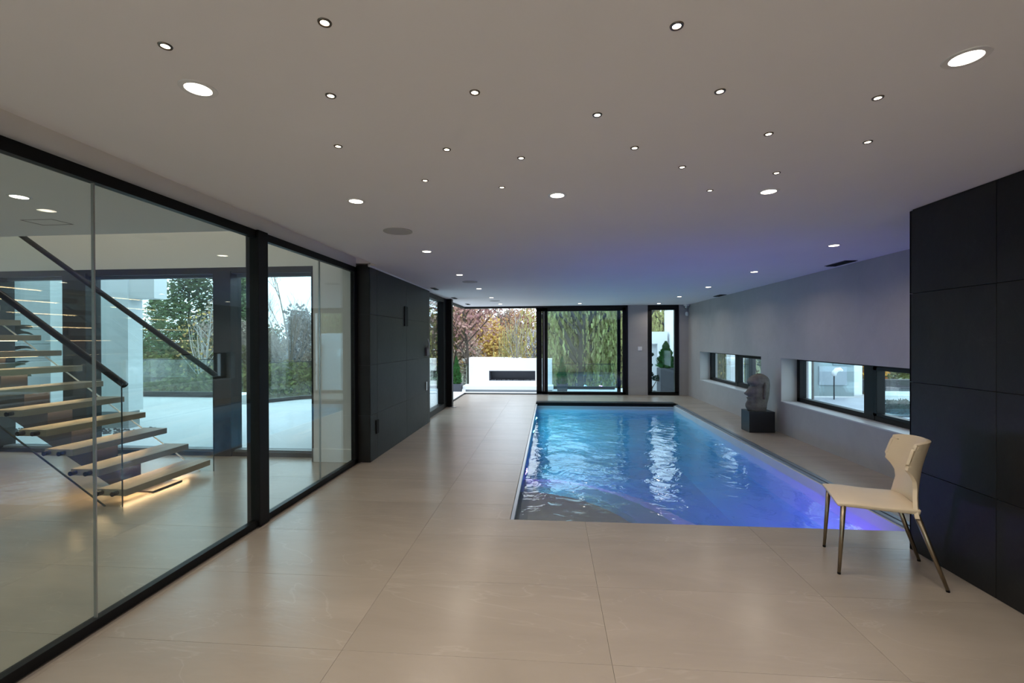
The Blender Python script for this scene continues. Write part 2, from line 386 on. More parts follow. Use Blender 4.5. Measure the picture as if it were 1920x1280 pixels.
for k in range(4):
    z = [0]+zt+[H-.02]
    B(XL+.002, XB, YB0, YB0+.012, z[k]+.0015, z[k+1]-.0015).build('wall_tile', K['dark'], core)
core = tile_wall('wall_front_right', 0, XD, -1, -1.2, YD, 0, H-.008, [-.79, .42, 1.63, 2.835], zt, K['dark'], B(XD+.012, XR+.3, -1.2, YD-.012, 0, H))
core.data.materials[0] = K['darkcore']
for k in range(4):
    z = [0]+zt+[H-.01]
    B(XD, XR-.01, YD-.012, YD, z[k]+.0015, z[k+1]-.0015).build('wall_tile', K['dark'], core)
MB().box(XL, XR+.3, YBACK-.1, YBACK, -.3, H).box(XLOB, -8.6, YBACK-.1, YBACK, -.3, H).build('wall_back', K['white'], kind='structure')
wb_ = MB().box(-8.6, XL, YBACK-.1, YBACK, 0, .06).box(-8.6, XL, YBACK-.1, YBACK, H-.08, H)  # unseen glazing added to let in daylight and lift the ceiling
for x in (-8.6, -6.5, -4.4, -2.43): wb_.box(x, x+.08, YBACK-.1, YBACK, 0, H)
wb_ = wb_.build('window_6', K['frame'], kind='structure')
for a, b in ((-8.52, -6.5), (-6.42, -4.4), (-4.32, -2.43)): B(a, b, YBACK-.06, YBACK-.04, .06, H-.08).build('glass_pane', K['winglass'], wb_)
B(-14, 0, -13, YBACK-.1, -.35, -.05).build('terrace', K['deck'], kind='structure')  # unseen bright ground added to bounce light up through that glazing
B(XR, XR+.3, YBACK, -1.2, 0, H).build('wall_back_right', K['white'], kind='structure')

# grey right wall with two strip windows
XW = 3.96
wA = (8.26, 11.52); wB = (3.75, 7.58); z0, z1 = .494, 1.19
g = MB()
g.box(XR, XR+.42, YD, YF+.2, -.2, z0); g.box(XR, XR+.42, YD, YF+.2, z1, H)
g.box(XR, XR+.42, YD, wB[0], z0, z1); g.box(XR, XR+.42, wB[1], wA[0], z0, z1); g.box(XR, XR+.42, wA[1], YF+.2, z0, z1)
g.build('wall_right', K['grey'], kind='structure')
silm = plain('sill_stone', (.50, .51, .52), .35)
rev = plain('reveal_paint', (.46, .45, .43), .5)
for n, (a, b), mu in ((3, wA, [(9.86, 9.99)]), (4, wB, [(5.84, 6.02)])):
    f = MB(); f.box(XW-.06, XW+.04, a, b, z0+.004, z0+.075); f.box(XW-.06, XW+.04, a, b, z1-.035, z1)
    f.box(XW-.06, XW+.04, b-.09, b, z0, z1); f.box(XW-.06, XW+.04, a, a+.05, z0, z1)
    wn = f.build('window_%d' % n, K['black'], kind='structure', bevel=.002)
    for m0, m1 in mu: B(XW-.065, XW+.045, m0, m1, z0+.02, z1-.01).build('mullion', K['black'], wn, bevel=.002)
    e = [a+.05] + [v for m in mu for v in m] + [b-.09]
    for i in range(0, len(e), 2): B(XW-.012, XW+.012, e[i], e[i+1], z0+.07, z1-.03).build('glass_pane', K['winglass'], wn)
    lo = MB().box(XW-.065, XW+.03, a+.04, mu[0][0]+.02, z0+.07, z0+.105).box(XW-.065, XW+.03, a+.04, mu[0][0]+.02, z1-.075, z1-.03).box(XW-.065, XW+.03, mu[0][0]-.045, mu[0][0]+.01, z0+.07, z1-.03)
    lo.build('sash', K['black'], wn, bevel=.002)
    B(XR-.003, XW-.06, a+.002, b-.002, z0-.004, z0+.012).build('sill', silm, wn, bevel=.002)
    B(XR+.004, XW-.05, b-.006, b+.004, z0, z1).build('reveal', rev, wn)
# ------------------------------------------------------------------ far wall
g = MB(); g.box(2.075, 2.60, YF, YF+.22, 0, H); g.box(3.42, XR+.1, YF, YF+.22, 0, H)
g.build('wall_far', K['grey'], kind='structure')
for i, x in enumerate((2.09, 3.425)):
    B(x, x+.018, YF-.012, YF, 0, H).build('trim_%d' % (i+3), plain('trim_grey', (.38, .38, .40), .4), kind='structure')
# slit window
f = MB(); a, b = 2.605, 3.405
f.box(a, b, YF-.02, YF+.1, 0, .09); f.box(a, b, YF-.02, YF+.1, 2.275, H); f.box(a, a+.10, YF-.02, YF+.1, .05, 2.3); f.box(b-.105, b, YF-.02, YF+.1, .05, 2.3)
wn = f.build('window_5', K['black'], kind='structure', bevel=.003)
B(a+.09, b-.09, YF+.03, YF+.05, .08, 2.29).build('glass_pane', K['winglass'], wn)
# sliding door: opening on the left, two stacked leaves on the right
f = MB(); f.box(-2.40, 2.07, YF-.02, YF+.16, -.005, .018); f.box(-2.40, 2.07, YF-.02, YF+.18, 2.362, H); f.box(2.02, 2.075, YF-.02, YF+.16, 0, H)
d1 = f.build('door_1', K['black'], kind='structure', bevel=.003)
def leaf(x0, x1, y, pane, post):
    f = MB(); f.box(x0, x1, y, y+.06, .018, .075); f.box(x0, x1, y, y+.06, 2.27, 2.375); f.box(x0, x0+post, y, y+.06, .018, 2.37); f.box(x1-.09, x1, y, y+.06, .018, 2.37)
    o = f.build('door_leaf', K['black'], d1, bevel=.003)
    B(x0+post-.01, x1-.08, y+.02, y+.04, .07, 2.28).build('glass_pane', K['winglass'], o)
    return o
l1 = leaf(-.22, 2.03, YF-.005, 1, .15)
l2 = leaf(-.38, 1.9, YF+.085, 1, .15)
B(-.175, -.163, YF-.02, YF-.006, .09, 2.26).build('pull_rail', K['steel'], l1)
B(-.33, -.05, YF-.10, YF-.02, .0, .008).build('floor_guide', K['steel'], d1)
# glass side wall of the corner, folded to a post
f = MB(); f.box(XL-.09, XL+.05, YB1, 10.0, 0, .11); f.box(XL-.09, XL+.05, YB1, 10.0, 2.315, H); f.box(XL-.09, XL+.05, 9.72, 10.0, .1, 2.33)
f.box(XL-.06, XL-.02, 10.1, YF, -.005, .012); f.box(XL-.10, XL+.0, 10.1, YF, 2.365, H); f.box(XL-.09, XL+.05, YB1, YB1+.06, .1, 2.33)
d2 = f.build('door_2', K['black'], kind='structure', bevel=.003)
B(XL-.03, XL-.01, YB1+.05, 9.73, .10, 2.33).build('glass_pane', K['winglass'], d2)
MB().box(XL-.07, XL+.165, 10.0, 10.14, 0, H).build('post', K['black'], d2, bevel=.003)
B(XL+.0, XL+.26, 9.93, 10.0, 0, .008).build('floor_guide', K['steel'], d2)
# steel lintel seen through that door (outer frame line)
# ------------------------------------------------------------------ wall plates, switch, camera, grab
def wplate(name, y, z, hw, hh, label, cat, mt='plate', proud=.012):
    r = B(XB, XB+proud, y-hw, y+hw, z-hh, z+hh).build(name, K[mt], bevel=.003)
    return tag(r, label, cat)
r = wplate('wall_niche', 6.80, 1.86, .075, .15, 'black vertical rectangular plate high on the dark tiled wall', 'vent plate')
r = empty('towel_hook', (XB, 7.98, 1.42)); tag(r, 'small chrome and dark wall hook near the far end of the dark tiled wall', 'hook')
B(0, .03, -.09, .09, -.20, -.05).build('base', K['vent'], r, bevel=.003)
MB().tube([(.03, -.02, -.08), (.05, -.03, .02), (.035, -.06, .10)], [.012, .011, .006], 8).build('hook_arm', K['steel'], r, smooth=True)
r = wplate('power_outlet', 7.93, .68, .035, .075, 'chrome faced outlet low at the far end of the dark tiled wall', 'outlet', 'steel')
r = wplate('power_outlet', 5.62, .40, .04, .085, 'black outlet low at the near end of the dark tiled wall', 'outlet')
r = B(2.34, 2.45, YF-.012, YF, 1.19, 1.30).build('light_switch', K['offw'], bevel=.003); tag(r, 'square white light switch between the big sliding door and the slit window', 'switch')
B(2.365, 2.393, YF-.016, YF-.01, 1.21, 1.28).build('rocker', K['offw'], r, bevel=.002); B(2.40, 2.427, YF-.016, YF-.01, 1.21, 1.28).build('rocker', K['offw'], r, bevel=.002)
r = empty('security_camera', (3.58, 12.33, H)); tag(r, 'white dome security camera on the ceiling in the far right corner', 'camera')
MB().lathe([(.075, 0), (.075, -.03), (.06, -.045)], n=20).build('mount', K['offw'], r, smooth=False)
MB().lathe([(.058, -.04), (.055, -.075), (.04, -.10), (.015, -.112)], n=20).build('dome', K['steel'], r, smooth=True)
r = empty('motion_sensor', (3.61, 12.40, 2.16)); tag(r, 'small white motion sensor on the wall under the dome camera', 'sensor')
MB().lathe([(.02, -.05), (.042, -.03), (.042, .04), (.025, .06)], n=16).build('body', K['offw'], r, smooth=True)
MB().tube([(0, 0, 0), (.02, .04, .0)], .012, 8).build('bracket', K['offw'], r)

# ------------------------------------------------------------------ pool
pool = empty('swimming_pool', (1.2, 7.2, -1.35)); tag(pool, 'rectangular indoor swimming pool with water blue painted on its liner, set in the beige floor', 'pool')
def pb(b, name, m, **k):
    o = b.build(name, m, pool, **k); o.location = (-1.2, -7.2, 1.35); return o
D = -1.35; WB = -.10
b = MB(); b.box(PX0-.02, PX1+.14, PY0-.02, PY1+.3, D-.1, D); b.box(PX0-.02, PX0, PY0-.02, PY1+.3, D, WB); b.box(PX1, PX1+.14, PY0-.02, PY1+.3, D, WB-.06)
b.box(PX0, PX1, PY0-.02, PY0, D, WB); b.box(PX0, PX1, PY1, PY1+.3, D, WB-.06); pb(b, 'liner', K['liner'])
b = MB(); b.box(PX0-.018, PX0+.003, PY0-.018, PY1, WB, -T-.001); b.box(PX0, PX1, PY0-.018, PY0+.003, WB, -T-.001)
b.box(PX1-.003, PX1+.02, PY0, PY1, WB-.35, -.02); b.box(PX0, PX1, PY1-.003, PY1+.03, WB-.2, -.02); pb(b, 'white_band', K['linerw'])
b = MB(); b.box(PX0+.003, PX0+.035, PY0, PY1, -.035, -.002); pb(b, 'edge_rail', K['steel'], bevel=.003)
b = MB(); b.box(PX1+.02, PX1+.06, PY0, PY1, -.1, -.004); b.box(PX1+.068, PX1+.12, PY0, PY1, -.1, .002); pb(b, 'cover_track', plain('track_metal', (.20, .23, .27), .35, metal=.6), bevel=.003)
b = MB(); b.box(PX0, PX1+.05, PY1-.02, PY1+.25, -.055, .035); pb(b, 'cover_lid', K['plate'], bevel=.02)
b = MB(); b.box(PX0+.01, PX1, PY1-.032, PY1-.022, -.065, -.045); pb(b, 'lid_trim', K['linerw'])
def qarc(r, ztop, n=20):
    return [(PX0, PY0)] + [(PX0+r*1.0*math.cos(t), PY0+r*1.15*math.sin(t)) for t in [PI/2*i/n for i in range(n+1)]]
for r_, zz in ((1.2, -.22), (1.65, -.50), (2.0, -.85)):
    b = MB(); b.prism(qarc(r_, zz), 2, D, zz); pb(b, 'step', K['stepm'], bevel=.02)
# water
W0 = -.125; nx, ny = 120, 250
wb = MB()
def wave(x, y):
    v = 0
    for k, (a, fx, fy, ph) in enumerate(((.0016, 5.2, 3.1, .3), (.0013, -3.7, 7.9, 1.7), (.0009, 11.3, 6.1, 2.2), (.0007, -9.1, 15.7, .9), (.0005, 19, 23, 4.1))):
        v += a*math.sin(fx*x + fy*y + ph + 1.3*math.sin(.9*y+k) + .9*math.sin(1.7*x-k))
    v += .004*noise.noise(Vector((x*2.2, y*2.2, 3)))
    return v
for j in range(ny+1):
    for i in range(nx+1):
        x = PX0+.003+(PX1-PX0-.006)*i/nx; y = PY0+.003+(PY1-PY0-.006)*j/ny; wb.v.append((x, y, W0+wave(x, y)))
for j in range(ny):
    for i in range(nx):
        q = j*(nx+1)+i; wb.f.append((q, q+1, q+nx+2, q+nx+1))
wt = wb.build('pool_water', K['water'], smooth=True, fix=False)
tag(wt, 'rippling blue and violet lit water filling the indoor pool', 'water', kind='stuff')
# underwater lamps
def poollamp(loc, rot, c, e, r=.09):
    lm = MB().lathe([(.11, 0), (.11, .012), (.085, .02)], n=24, cap1=False).build('lamp_ring', K['steel'], pool)
    lm.location = Vector(loc)-Vector((1.2, 7.2, -1.35)); lm.rotation_euler = rot
    disc_lamp('lamp', (0, 0, .02), r, e, c, lm, (PI, 0, 0), 180)
poollamp((PX0+.005, 5.95, -.45), (0, PI/2, 0), (.38, .12, 1), 18)
poollamp((PX0+.005, 8.6, -.6), (0, PI/2, 0), (.12, .62, 1), 24)
poollamp((.9, PY0+.005, -.7), (-PI/2, 0, 0), (.14, .50, 1), 9)
poollamp((2.3, PY0+.005, -.7), (-PI/2, 0, 0), (.25, .10, 1), 46)
poollamp((PX0+.005, 9.9, -.6), (0, PI/2, 0), (.12, .75, 1), 22)
poollamp((1.6, PY0+.005, -.7), (-PI/2, 0, 0), (.14, .42, 1), 10)

# ------------------------------------------------------------------ downlights
ORD = ['first', 'second', 'third', 'fourth', 'fifth', 'sixth', 'seventh', 'eighth', 'ninth', 'tenth', 'eleventh', 'twelfth', 'thirteenth', 'fourteenth', 'fifteenth', 'sixteenth', 'seventeenth', 'eighteenth', 'nineteenth']
def big_light():
    r = empty('ceiling_light')
    MB().lathe([(.043, .0), (.043, -.003), (.060, -.003), (.062, 0)], n=32, cap0=False, cap1=False).build('trim_ring', K['offw'], r, smooth=False)
    MB().lathe([(.0005, -.002), (.043, -.002)], n=32, cap0=False, cap1=False).build('diffuser', K['lens'], r)
    disc_lamp('lamp', (0, 0, -.006), .040, BIG_W, WARM, r)
    return r
def small_light():
    r = empty('ceiling_spotlight')
    MB().lathe([(.0115, 0), (.0125, -.003), (.0185, -.0035), (.020, 0)], n=24, cap0=False, cap1=False).build('trim_ring', K['ring'], r)
    MB().lathe([(.0005, -.0015), (.0125, -.0015)], n=20, cap0=False, cap1=False).build('lens', K['lens2'], r)
    disc_lamp('lamp', (0, 0, -.005), .009, SMALL_W, WARM, r, spread=120)
    return r
bp = big_light()
bigs = ([(-1.265, y, 'left row') for y in (1.548, 2.889, 4.60, 6.30, 8.045, 9.78, 11.53)] + [(1.349, 1.60, 'pair right of the middle'), (1.349, 2.943, 'pair right of the middle')]
        + [(.047, 2.893, 'm'), (.748, 11.65, 'f')] + [(2.77, y, 'right row') for y in (4.707, 6.455, 8.262, 10.064, 11.917)])
cnt = {}
for i, (x, y, rw) in enumerate(bigs):
    o = bp if i == 0 else copy_tree(bp); o.location = (x, y, H); cnt[rw] = cnt.get(rw, 0)+1
    if rw == 'm': lb = 'large round white ceiling downlight alone in the middle of the photo'
    elif rw == 'f': lb = 'round white ceiling downlight right above the glazed far door panel'
    elif rw.startswith('pair'): lb = 'large round white ceiling downlight, ' + ('brightest one by the top right corner' if cnt[rw] == 1 else 'just before the black tiled wall begins')
    else: lb = 'round white ceiling downlight, %s from the camera in the %s' % (ORD[cnt[rw]-1], rw)
    tag(o, lb, 'ceiling light', 'large recessed ceiling downlights')
for x in (-1.265, .047, 1.349):  # unseen downlights added to brighten the ceiling, boosted behind the camera
    for y, nm in ((.2, 'just over'), (-1.15, 'close behind'), (-2.5, 'further behind'), (-3.8, 'farthest behind')):
        o = copy_tree(bp); o.location = (x, y, H); tag(o, 'added unseen ceiling downlight %s the camera, %s' % (nm, {-1.265: 'on the left', .047: 'in the middle', 1.349: 'on the right'}[x]), 'ceiling light', 'large recessed ceiling downlights')
        if y < 0:
            for ch in o.children:
                if ch.type == 'LIGHT': ch.data = ch.data.copy(); ch.data.energy = BIG_W*3.5; ch.data.color = (1, .965, .945)
o = copy_tree(bp); o.location = (-3.33, 2.6, H); tag(o, 'round white ceiling downlight in the lobby behind the glass, above the stairs', 'ceiling light', 'large recessed ceiling downlights')
for x, y in ((-4.6, .6), (-6.6, 2.2)):
    o = copy_tree(bp); o.location = (x, y, H); tag(o, 'round lobby ceiling downlight ' + ('nearest the camera' if y < 1 else 'deep in the lobby'), 'ceiling light', 'large recessed ceiling downlights')
for x in (-7.6, -5.6, -3.6):  # unseen lamps added above the void to brighten the lobby wall
    o = copy_tree(bp); o.location = (x, 4.7, 4.9); o.scale = (1.6, 1.6, 1); tag(o, 'added unseen downlight high over the stairwell, ' + {-7.6: 'deepest', -5.6: 'middle', -3.6: 'nearest the glass'}[x], 'ceiling light', 'added stairwell downlights')
    for ch in o.children:
        if ch.type == 'LIGHT': ch.data = ch.data.copy(); ch.data.energy = 13; ch.data.color = (1, .92, .82); ch.data.spread = PI
smalls = [(-1.181,1.314),(-.641,1.258),(.369,1.362),(-.811,1.635),(-.274,1.661),(.193,1.872),(.625,1.736),(1.238,1.836),(-.989,2.064),(-.49,2.146),(-.143,2.281),(.403,2.211),(.97,2.116),(1.469,2.244),(-.709,2.551),(-.285,2.709),(.699,2.48),(1.241,2.616),(.979,2.888)]
smalls.sort(key=lambda p: p[0]/p[1])
sp = small_light()
for i, (x, y) in enumerate(smalls):
    o = sp if i == 0 else copy_tree(sp); o.location = (x, y, H)
    tag(o, 'tiny bronze rimmed ceiling spotlight, %s from the left among the small ones' % ORD[i], 'ceiling light', 'small scattered ceiling spotlights')
# speakers, vents
for i, (x, y, lb) in enumerate(((-1.266, 3.714, 'nearest the camera'), (-1.255, 7.068, 'in the middle of the left row'), (-1.294, 10.64, 'farthest, near the far door'))):
    r = empty('ceiling_speaker', (x, y, H)); tag(r, 'flush round pale grey ceiling speaker, ' + lb, 'speaker', 'round ceiling speakers')
    MB().lathe([(.118, 0), (.12, -.006), (.112, -.007), (.112, -.004)], n=40, cap0=False, cap1=False).build('rim', K['grille'], r)
    MB().lathe([(.0005, -.004), (.113, -.004)], n=40, cap0=False, cap1=False).build('grille', K['grille'], r)
for i, (x, y, lb, hx, hy) in enumerate(((-2.046, 7.956, 'at the end of the dark tiled wall', .045, .15), (-2.079, 9.782, 'by the corner post', .045, .15), (-2.10, 11.51, 'nearest the far left corner', .045, .15),
        (3.50, 5.822, 'over the right hand strip window', .07, .2), (3.54, 9.864, 'over the far strip window', .07, .2))):
    r = empty('ceiling_vent', (x, y, H)); tag(r, 'dark slotted ceiling air vent ' + lb, 'vent', 'ceiling air vents')
    f = MB(); f.box(-hx, hx, -hy, hy, -.006, 0); f.build('frame', K['vent'], r)
    for k in range(3): B(-hx+.012+k*(2*hx-.024)/3+.003, -hx+.012+(k+1)*(2*hx-.024)/3-.003, -hy+.01, hy-.01, -.012, -.005).build('slat', K['plate'], r)

# ------------------------------------------------------------------ staircase
st = empty('staircase', (-4, 4.36, 0)); tag(st, 'open staircase with floating oak treads, glass sides and black handrails behind the glass wall', 'staircase')
def sb(b, name, m, par=None, **k):
    o = b.build(name, m, par or st, **k)
    if par is None: o.location = (4, -4.36, 0)
    return o
RUN, RISE, NT = .2635, .1785, 13
X1, Z1 = -3.868, .143
tread_me = None
for i in range(NT):
    xf = X1-RUN*i; zt_ = Z1+RISE*i
    if tread_me is None:
        tread_me = B(-.285, 0, -.52, .52, -.062, 0).mesh('tread'); tread_me.materials.append(K['wood'])
        bolt_me = MB().tube([(0, 0, 0), (0, -.05, 0)], .021, 14).mesh('bolt'); bolt_me.materials.append(K['black'])
        led_me = B(-.018, 0, -.40, .40, -.006, 0).mesh('led'); led_me.materials.append(K['led'])
    t = put('tread', tread_me, st, bevel=.004, loc=(xf+4, 4.36-4.36, zt_))
    for dx in (-.235, -.085):
        for sy in (-1, 1):
            o = put('bolt', bolt_me, t, loc=(dx, -.52 if sy < 0 else .57, -.031)); 
    put('led_strip', led_me, t, loc=(-.16, 0, -.062))
    l = bpy.data.lights.new('led', 'AREA'); l.shape = 'RECTANGLE'; l.size = .02; l.size_y = .8; l.energy = 2.2 if i else 2.2; l.color = (1, .62, .32)
    lo = bpy.data.objects.new('led_lamp', l); col.objects.link(lo); lo.parent = t; lo.location = (-.16, 0, -.072)
# sawtooth mono stringer
low = [(X1-.205-RUN*(NT-1), Z1-.062+RISE*(NT-2)), (X1-.205-RUN*(NT-1), Z1-.40+RISE*(NT-2)), (X1-.50, .0), (X1-.205, 0)]
saw = []
for i in range(NT-1):
    x = X1-.205-RUN*i; zb = Z1-.062+RISE*i
    if i: saw.append((x, zb))
    else: saw.append((x, zb))
    saw.append((x-RUN+.0, zb))
sb(MB().prism(saw + low, 1, 4.24, 4.48), 'stringer', K['navy'])
sb(B(-4.26, -3.92, 4.18, 4.54, 0, .015), 'base_plate', K['navy'])
def sy_panel(y, edge):
    x0_ = -3.862; n_ = NT-1; dx = RUN*n_; dz = RISE*n_
    xtop = x0_-dx
    poly = [(x0_, .0), (x0_, 1.075), (xtop, 1.075+dz), (xtop, .0+dz), (x0_-.165, .0)]
    poly = [(x0_, .0), (x0_, 1.105), (xtop, 1.105+dz), (xtop, dz-.113), (x0_-.167, .0)]
    p = sb(MB().prism(poly, 1, y-.006, y+.006), 'glass_panel', K['stairglass'])
    e = MB().box(x0_, x0_+.003, y-.006, y+.006, 0, 1.10)
    o = e.build('panel_edge', K['darkedge'], p)
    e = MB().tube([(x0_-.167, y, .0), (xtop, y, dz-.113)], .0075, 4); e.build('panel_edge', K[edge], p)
    h = sb(MB().tube([(x0_+.035, y, 1.10), (xtop-.2, y, 1.10+dz+.2*RISE/RUN+.024)], .029, 16), 'handrail', K['black'], smooth=False)
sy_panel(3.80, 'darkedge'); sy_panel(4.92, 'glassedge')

# ------------------------------------------------------------------ chair
def make_chair():
    r = empty('dining_chair', (2.10, 3.185, 0), R(71.2)); tag(r, 'cream leather dining chair with winged curved back and slim bronze legs', 'chair')
    # seat: +Y forward. front feet at y=+.22, rear feet at y=-.32
    hw0, hw1, zt_, th = .205, .205, .468, .036
    s = MB(); n = 8
    rows = []
    for j in range(n+1):
        y = -.20+.43*j/n
        for i in range(n+1):
            u = -1+2*i/n; x = u*(.206+.012*j/n); z = zt_ + .008*(1-u*u) - .012*max(0, (j-n+1.5))/1.5 - (.012*(1-abs((j/n-.45)*1.3)))
            s.v.append((x, y, z))
    m_ = (n+1)**2
    for k in range(m_):
        v = s.v[k]; s.v.append((v[0]*.97, v[1]*.97+.0, zt_-th))
    for j in range(n):
        for i in range(n):
            q = j*(n+1)+i; s.f.append((q, q+1, q+n+2, q+n+1)); s.f.append((m_+q, m_+q+n+1, m_+q+n+2, m_+q+1))
    bd = [i for i in range(n+1)] + [j*(n+1)+n for j in range(1, n+1)] + [n*(n+1)+i for i in range(n-1, -1, -1)] + [j*(n+1) for j in range(n-1, 0, -1)]
    for k in range(len(bd)):
        a, c = bd[k], bd[(k+1) % len(bd)]; s.f.append((a, m_+a, m_+c, c))
    seat = s.build('seat', K['leather'], r, smooth=True, bevel=.008)
    # winged backrest
    b = MB(); nu, nv = 22, 50; hh = .43
    def width(v):
        tab = [(0, .226), (.06, .222), (.2, .190), (.36, .164), (.46, .172), (.54, .198), (.63, .236), (.69, .266), (.72, .272), (.75, .270), (.96, .248), (.985, .242), (1, .234)]
        for (a, wa), (c, wc) in zip(tab, tab[1:]):
            if v <= c: t = (v-a)/(c-a); return wa+(wc-wa)*t
        return tab[-1][1]
    for j in range(nv+1):
        v = j/nv; wd = width(v)
        for i in range(nu+1):
            u = -1+2*i/nu; x = u*wd
            rad = .215-.035*v
            ang = max(-1.2, min(1.2, x/rad)); k = .35+.65*min(1, v*1.6)
            xx = rad*math.sin(ang)*k + x*(1-k)
            yy = rad*(1-math.cos(ang))*k*.95
            z = .432 + hh*v*1.0 - .016*(abs(u)**4)*(v > .9)
            tilt = -.212 - .02*v - .06*v*v
            b.v.append((xx, tilt+yy, z - .02*(1-v)*abs(u)**2))
    for j in range(nv):
        for i in range(nu):
            q = j*(nu+1)+i; b.f.append((q, q+1, q+nu+2, q+nu+1))
    o = b.build('backrest', K['leather'], r, smooth=True)
    o.data.materials.append(K['leatherb'])
    sm = o.modifiers.new('solid', 'SOLIDIFY'); sm.thickness = .022; sm.offset = 0; sm.material_offset_rim = 0
    bv = o.modifiers.new('bevel', 'BEVEL'); bv.width = .006; bv.segments = 2; bv.limit_method = 'ANGLE'; bv.angle_limit = R(50)
    # legs
    for sx in (-1, 1):
        g_ = MB().tube([(sx*.198, .190, .445), (sx*.207, .215, .012)], [.0155, .0095], 14); l = g_.build('leg', K['gold'], r, smooth=True)
        MB().tube([(sx*.207, .215, .013), (sx*.2072, .2155, 0)], .0098, 12).build('foot_cap', K['black'], l)
        g_ = MB().tube([(sx*.185, -.175, .445), (sx*.205, -.318, .012)], [.0165, .0095], 14); l = g_.build('leg', K['gold'], r, smooth=True)
        MB().tube([(sx*.205, -.318, .013), (sx*.2053, -.32, 0)], .0098, 12).build('foot_cap', K['black'], l)
    b2 = MB().box(-.19, .19, -.185, -.165, .42, .445).box(-.19, .19, .175, .195, .42, .435); b2.build('seat_frame', K['gold'], r)
make_chair()

# ------------------------------------------------------------------ stone head on plinth
r = B(3.165, 3.56, 7.56, 7.87, 0, .335).build('plinth', K['plinth'], bevel=.004); tag(r, 'low black cube plinth by the right wall carrying the stone head', 'plinth')
def head():
    r = empty('stone_head_sculpture', (3.36, 7.71, .335)); tag(r, 'dark grey carved stone head sculpture in profile on the black plinth', 'sculpture')
    # faces -X. profile of front (distance toward -X) and back (toward +X) by height
    fr = [(0, .15), (.03, .180), (.07, .196), (.11, .192), (.15, .168), (.175, .156), (.19, .168), (.205, .162), (.215, .146), (.23, .152), (.245, .175), (.26, .205), (.28, .215), (.31, .185), (.35, .150), (.39, .112), (.41, .105), (.43, .130), (.455, .150), (.48, .150), (.52, .125), (.56, .075), (.585, .02), (.60, -.03)]
    bk = [(0, .11), (.05, .12), (.12, .13), (.2, .15), (.3, .165), (.4, .175), (.5, .165), (.55, .14), (.585, .09), (.60, .05)]
    wd = [(0, .12), (.06, .13), (.12, .125), (.2, .13), (.3, .135), (.38, .125), (.45, .14), (.52, .125), (.57, .09), (.60, .03)]
    def lk(t, z):
        for (a, x), (c, y) in zip(t, t[1:]):
            if z <= c: return x+(y-x)*(z-a)/(c-a)
        return t[-1][1]
    m = MB(); nz, na = 60, 40
    for j in range(nz+1):
        z = .60*j/nz; F, Bk, Wd = lk(fr, z), lk(bk, z), lk(wd, z)
        base = min(F, .125 if z < .4 else F)
        for k in range(na):
            t = 2*PI*k/na; c_, s_ = math.cos(t), math.sin(t)     # c_ = +1 front
            a = abs(s_)**.75*(1 if s_ > 0 else -1)
            if c_ > 0:
                ridge = math.exp(-(s_/.30)**2)
                ext = base*c_**.6 + (F-base)*ridge*c_
                if .385 < z < .425: ext -= .03*math.exp(-((abs(s_)-.5)/.22)**2)
                x = -ext
            else: x = Bk*abs(c_)**.7
            y = Wd*a
            nn = .006*noise.noise(Vector((x*14, y*14, z*14)))
            m.v.append((x+nn, y+nn, z))
    for j in range(nz):
        for k in range(na):
            q = j*na; m.f.append((q+k, q+(k+1) % na, q+na+(k+1) % na, q+na+k))
    m.f.append(tuple(range(na))[::-1]); m.f.append(tuple(nz*na+k for k in range(na)))
    m.build('head', K['stonehead'], r, smooth=True)
    for sy in (-1, 1):
        e = MB(); pts = [(.055, sy*.125, .46), (.06, sy*.142, .42), (.055, sy*.145, .33), (.05, sy*.142, .24), (.045, sy*.125, .20)]
        e.tube(pts, [.014, .026, .022, .024, .012], 10); e.build('ear', K['stonehead'], r, smooth=True)
        e = MB().tube([(-.085, sy*.03, .425), (-.12, sy*.055, .432), (-.075, sy*.11, .425)], [.012, .018, .012], 8); e.build('brow', K['stonehead'], r, smooth=True)
    MB().tube([(-.13, -.06, .20), (-.155, -.02, .203), (-.155, .02, .203), (-.13, .06, .20)], [.006, .013, .013, .006], 8).build('lips', K['stonehead'], r, smooth=True)
head()

# ------------------------------------------------------------------ terrace and garden ground
tz = -.05; FZ = -.30
t = MB()
t.prism([(-20, YLOB+.16), (XL-.06, YLOB+.16), (XL-.06, YF+.16), (2.6, YF+.16), (2.6, 13.4), (-5.6, 13.4), (-6.0, 11.75), (-6.6, 11.35), (-7.2, 10.45), (-7.9, 10.45), (-8.3, 11.8), (-20, 12.1)], 2, tz-.25, tz)
t.build('terrace', K['deck'], kind='structure')
MB().box(-5.6, 12.5, 13.4, 17.0, FZ-.2, FZ).box(2.6, 12.5, YF+.16, 13.4, FZ-.2, FZ).build('terrace', K['deck'], kind='structure')
B(4.3, 12.5, 3.0, YF+.155, -.3, tz).build('driveway', plain('driveway_slab', (.34, .36, .40), .7, var=.08, scale=1.2), kind='structure')
def railing(pts, z, hgt, label, curb=.10, n_per=1.4):
    r = empty('glass_railing', (*pts[0], z)); tag(r, label, 'railing')
    o0 = Vector((*pts[0], z))
    for a, b in zip(pts, pts[1:]):
        a, b = Vector((*a, 0)), Vector((*b, 0)); L_ = (b-a).length; d = (b-a)/L_; nrm = Vector((-d.y, d.x, 0))
        def slab(s0, s1, hw, za, zb):
            P = [a+d*s0-nrm*hw, a+d*s1-nrm*hw, a+d*s1+nrm*hw, a+d*s0+nrm*hw]
            return MB().prism([(p.x-o0.x, p.y-o0.y) for p in P], 2, za, zb)
        slab(0, L_, .07, -.05, curb).build('curb', K['curb'], r)
        n = max(1, round(L_/n_per))
        for k in range(n): slab(L_*k/n+.008, L_*(k+1)/n-.008, .006, curb, hgt).build('glass_pane', K['railglass'], r)
        slab(0, L_, .012, hgt, hgt+.02).build('top_rail', K['frame'], r)
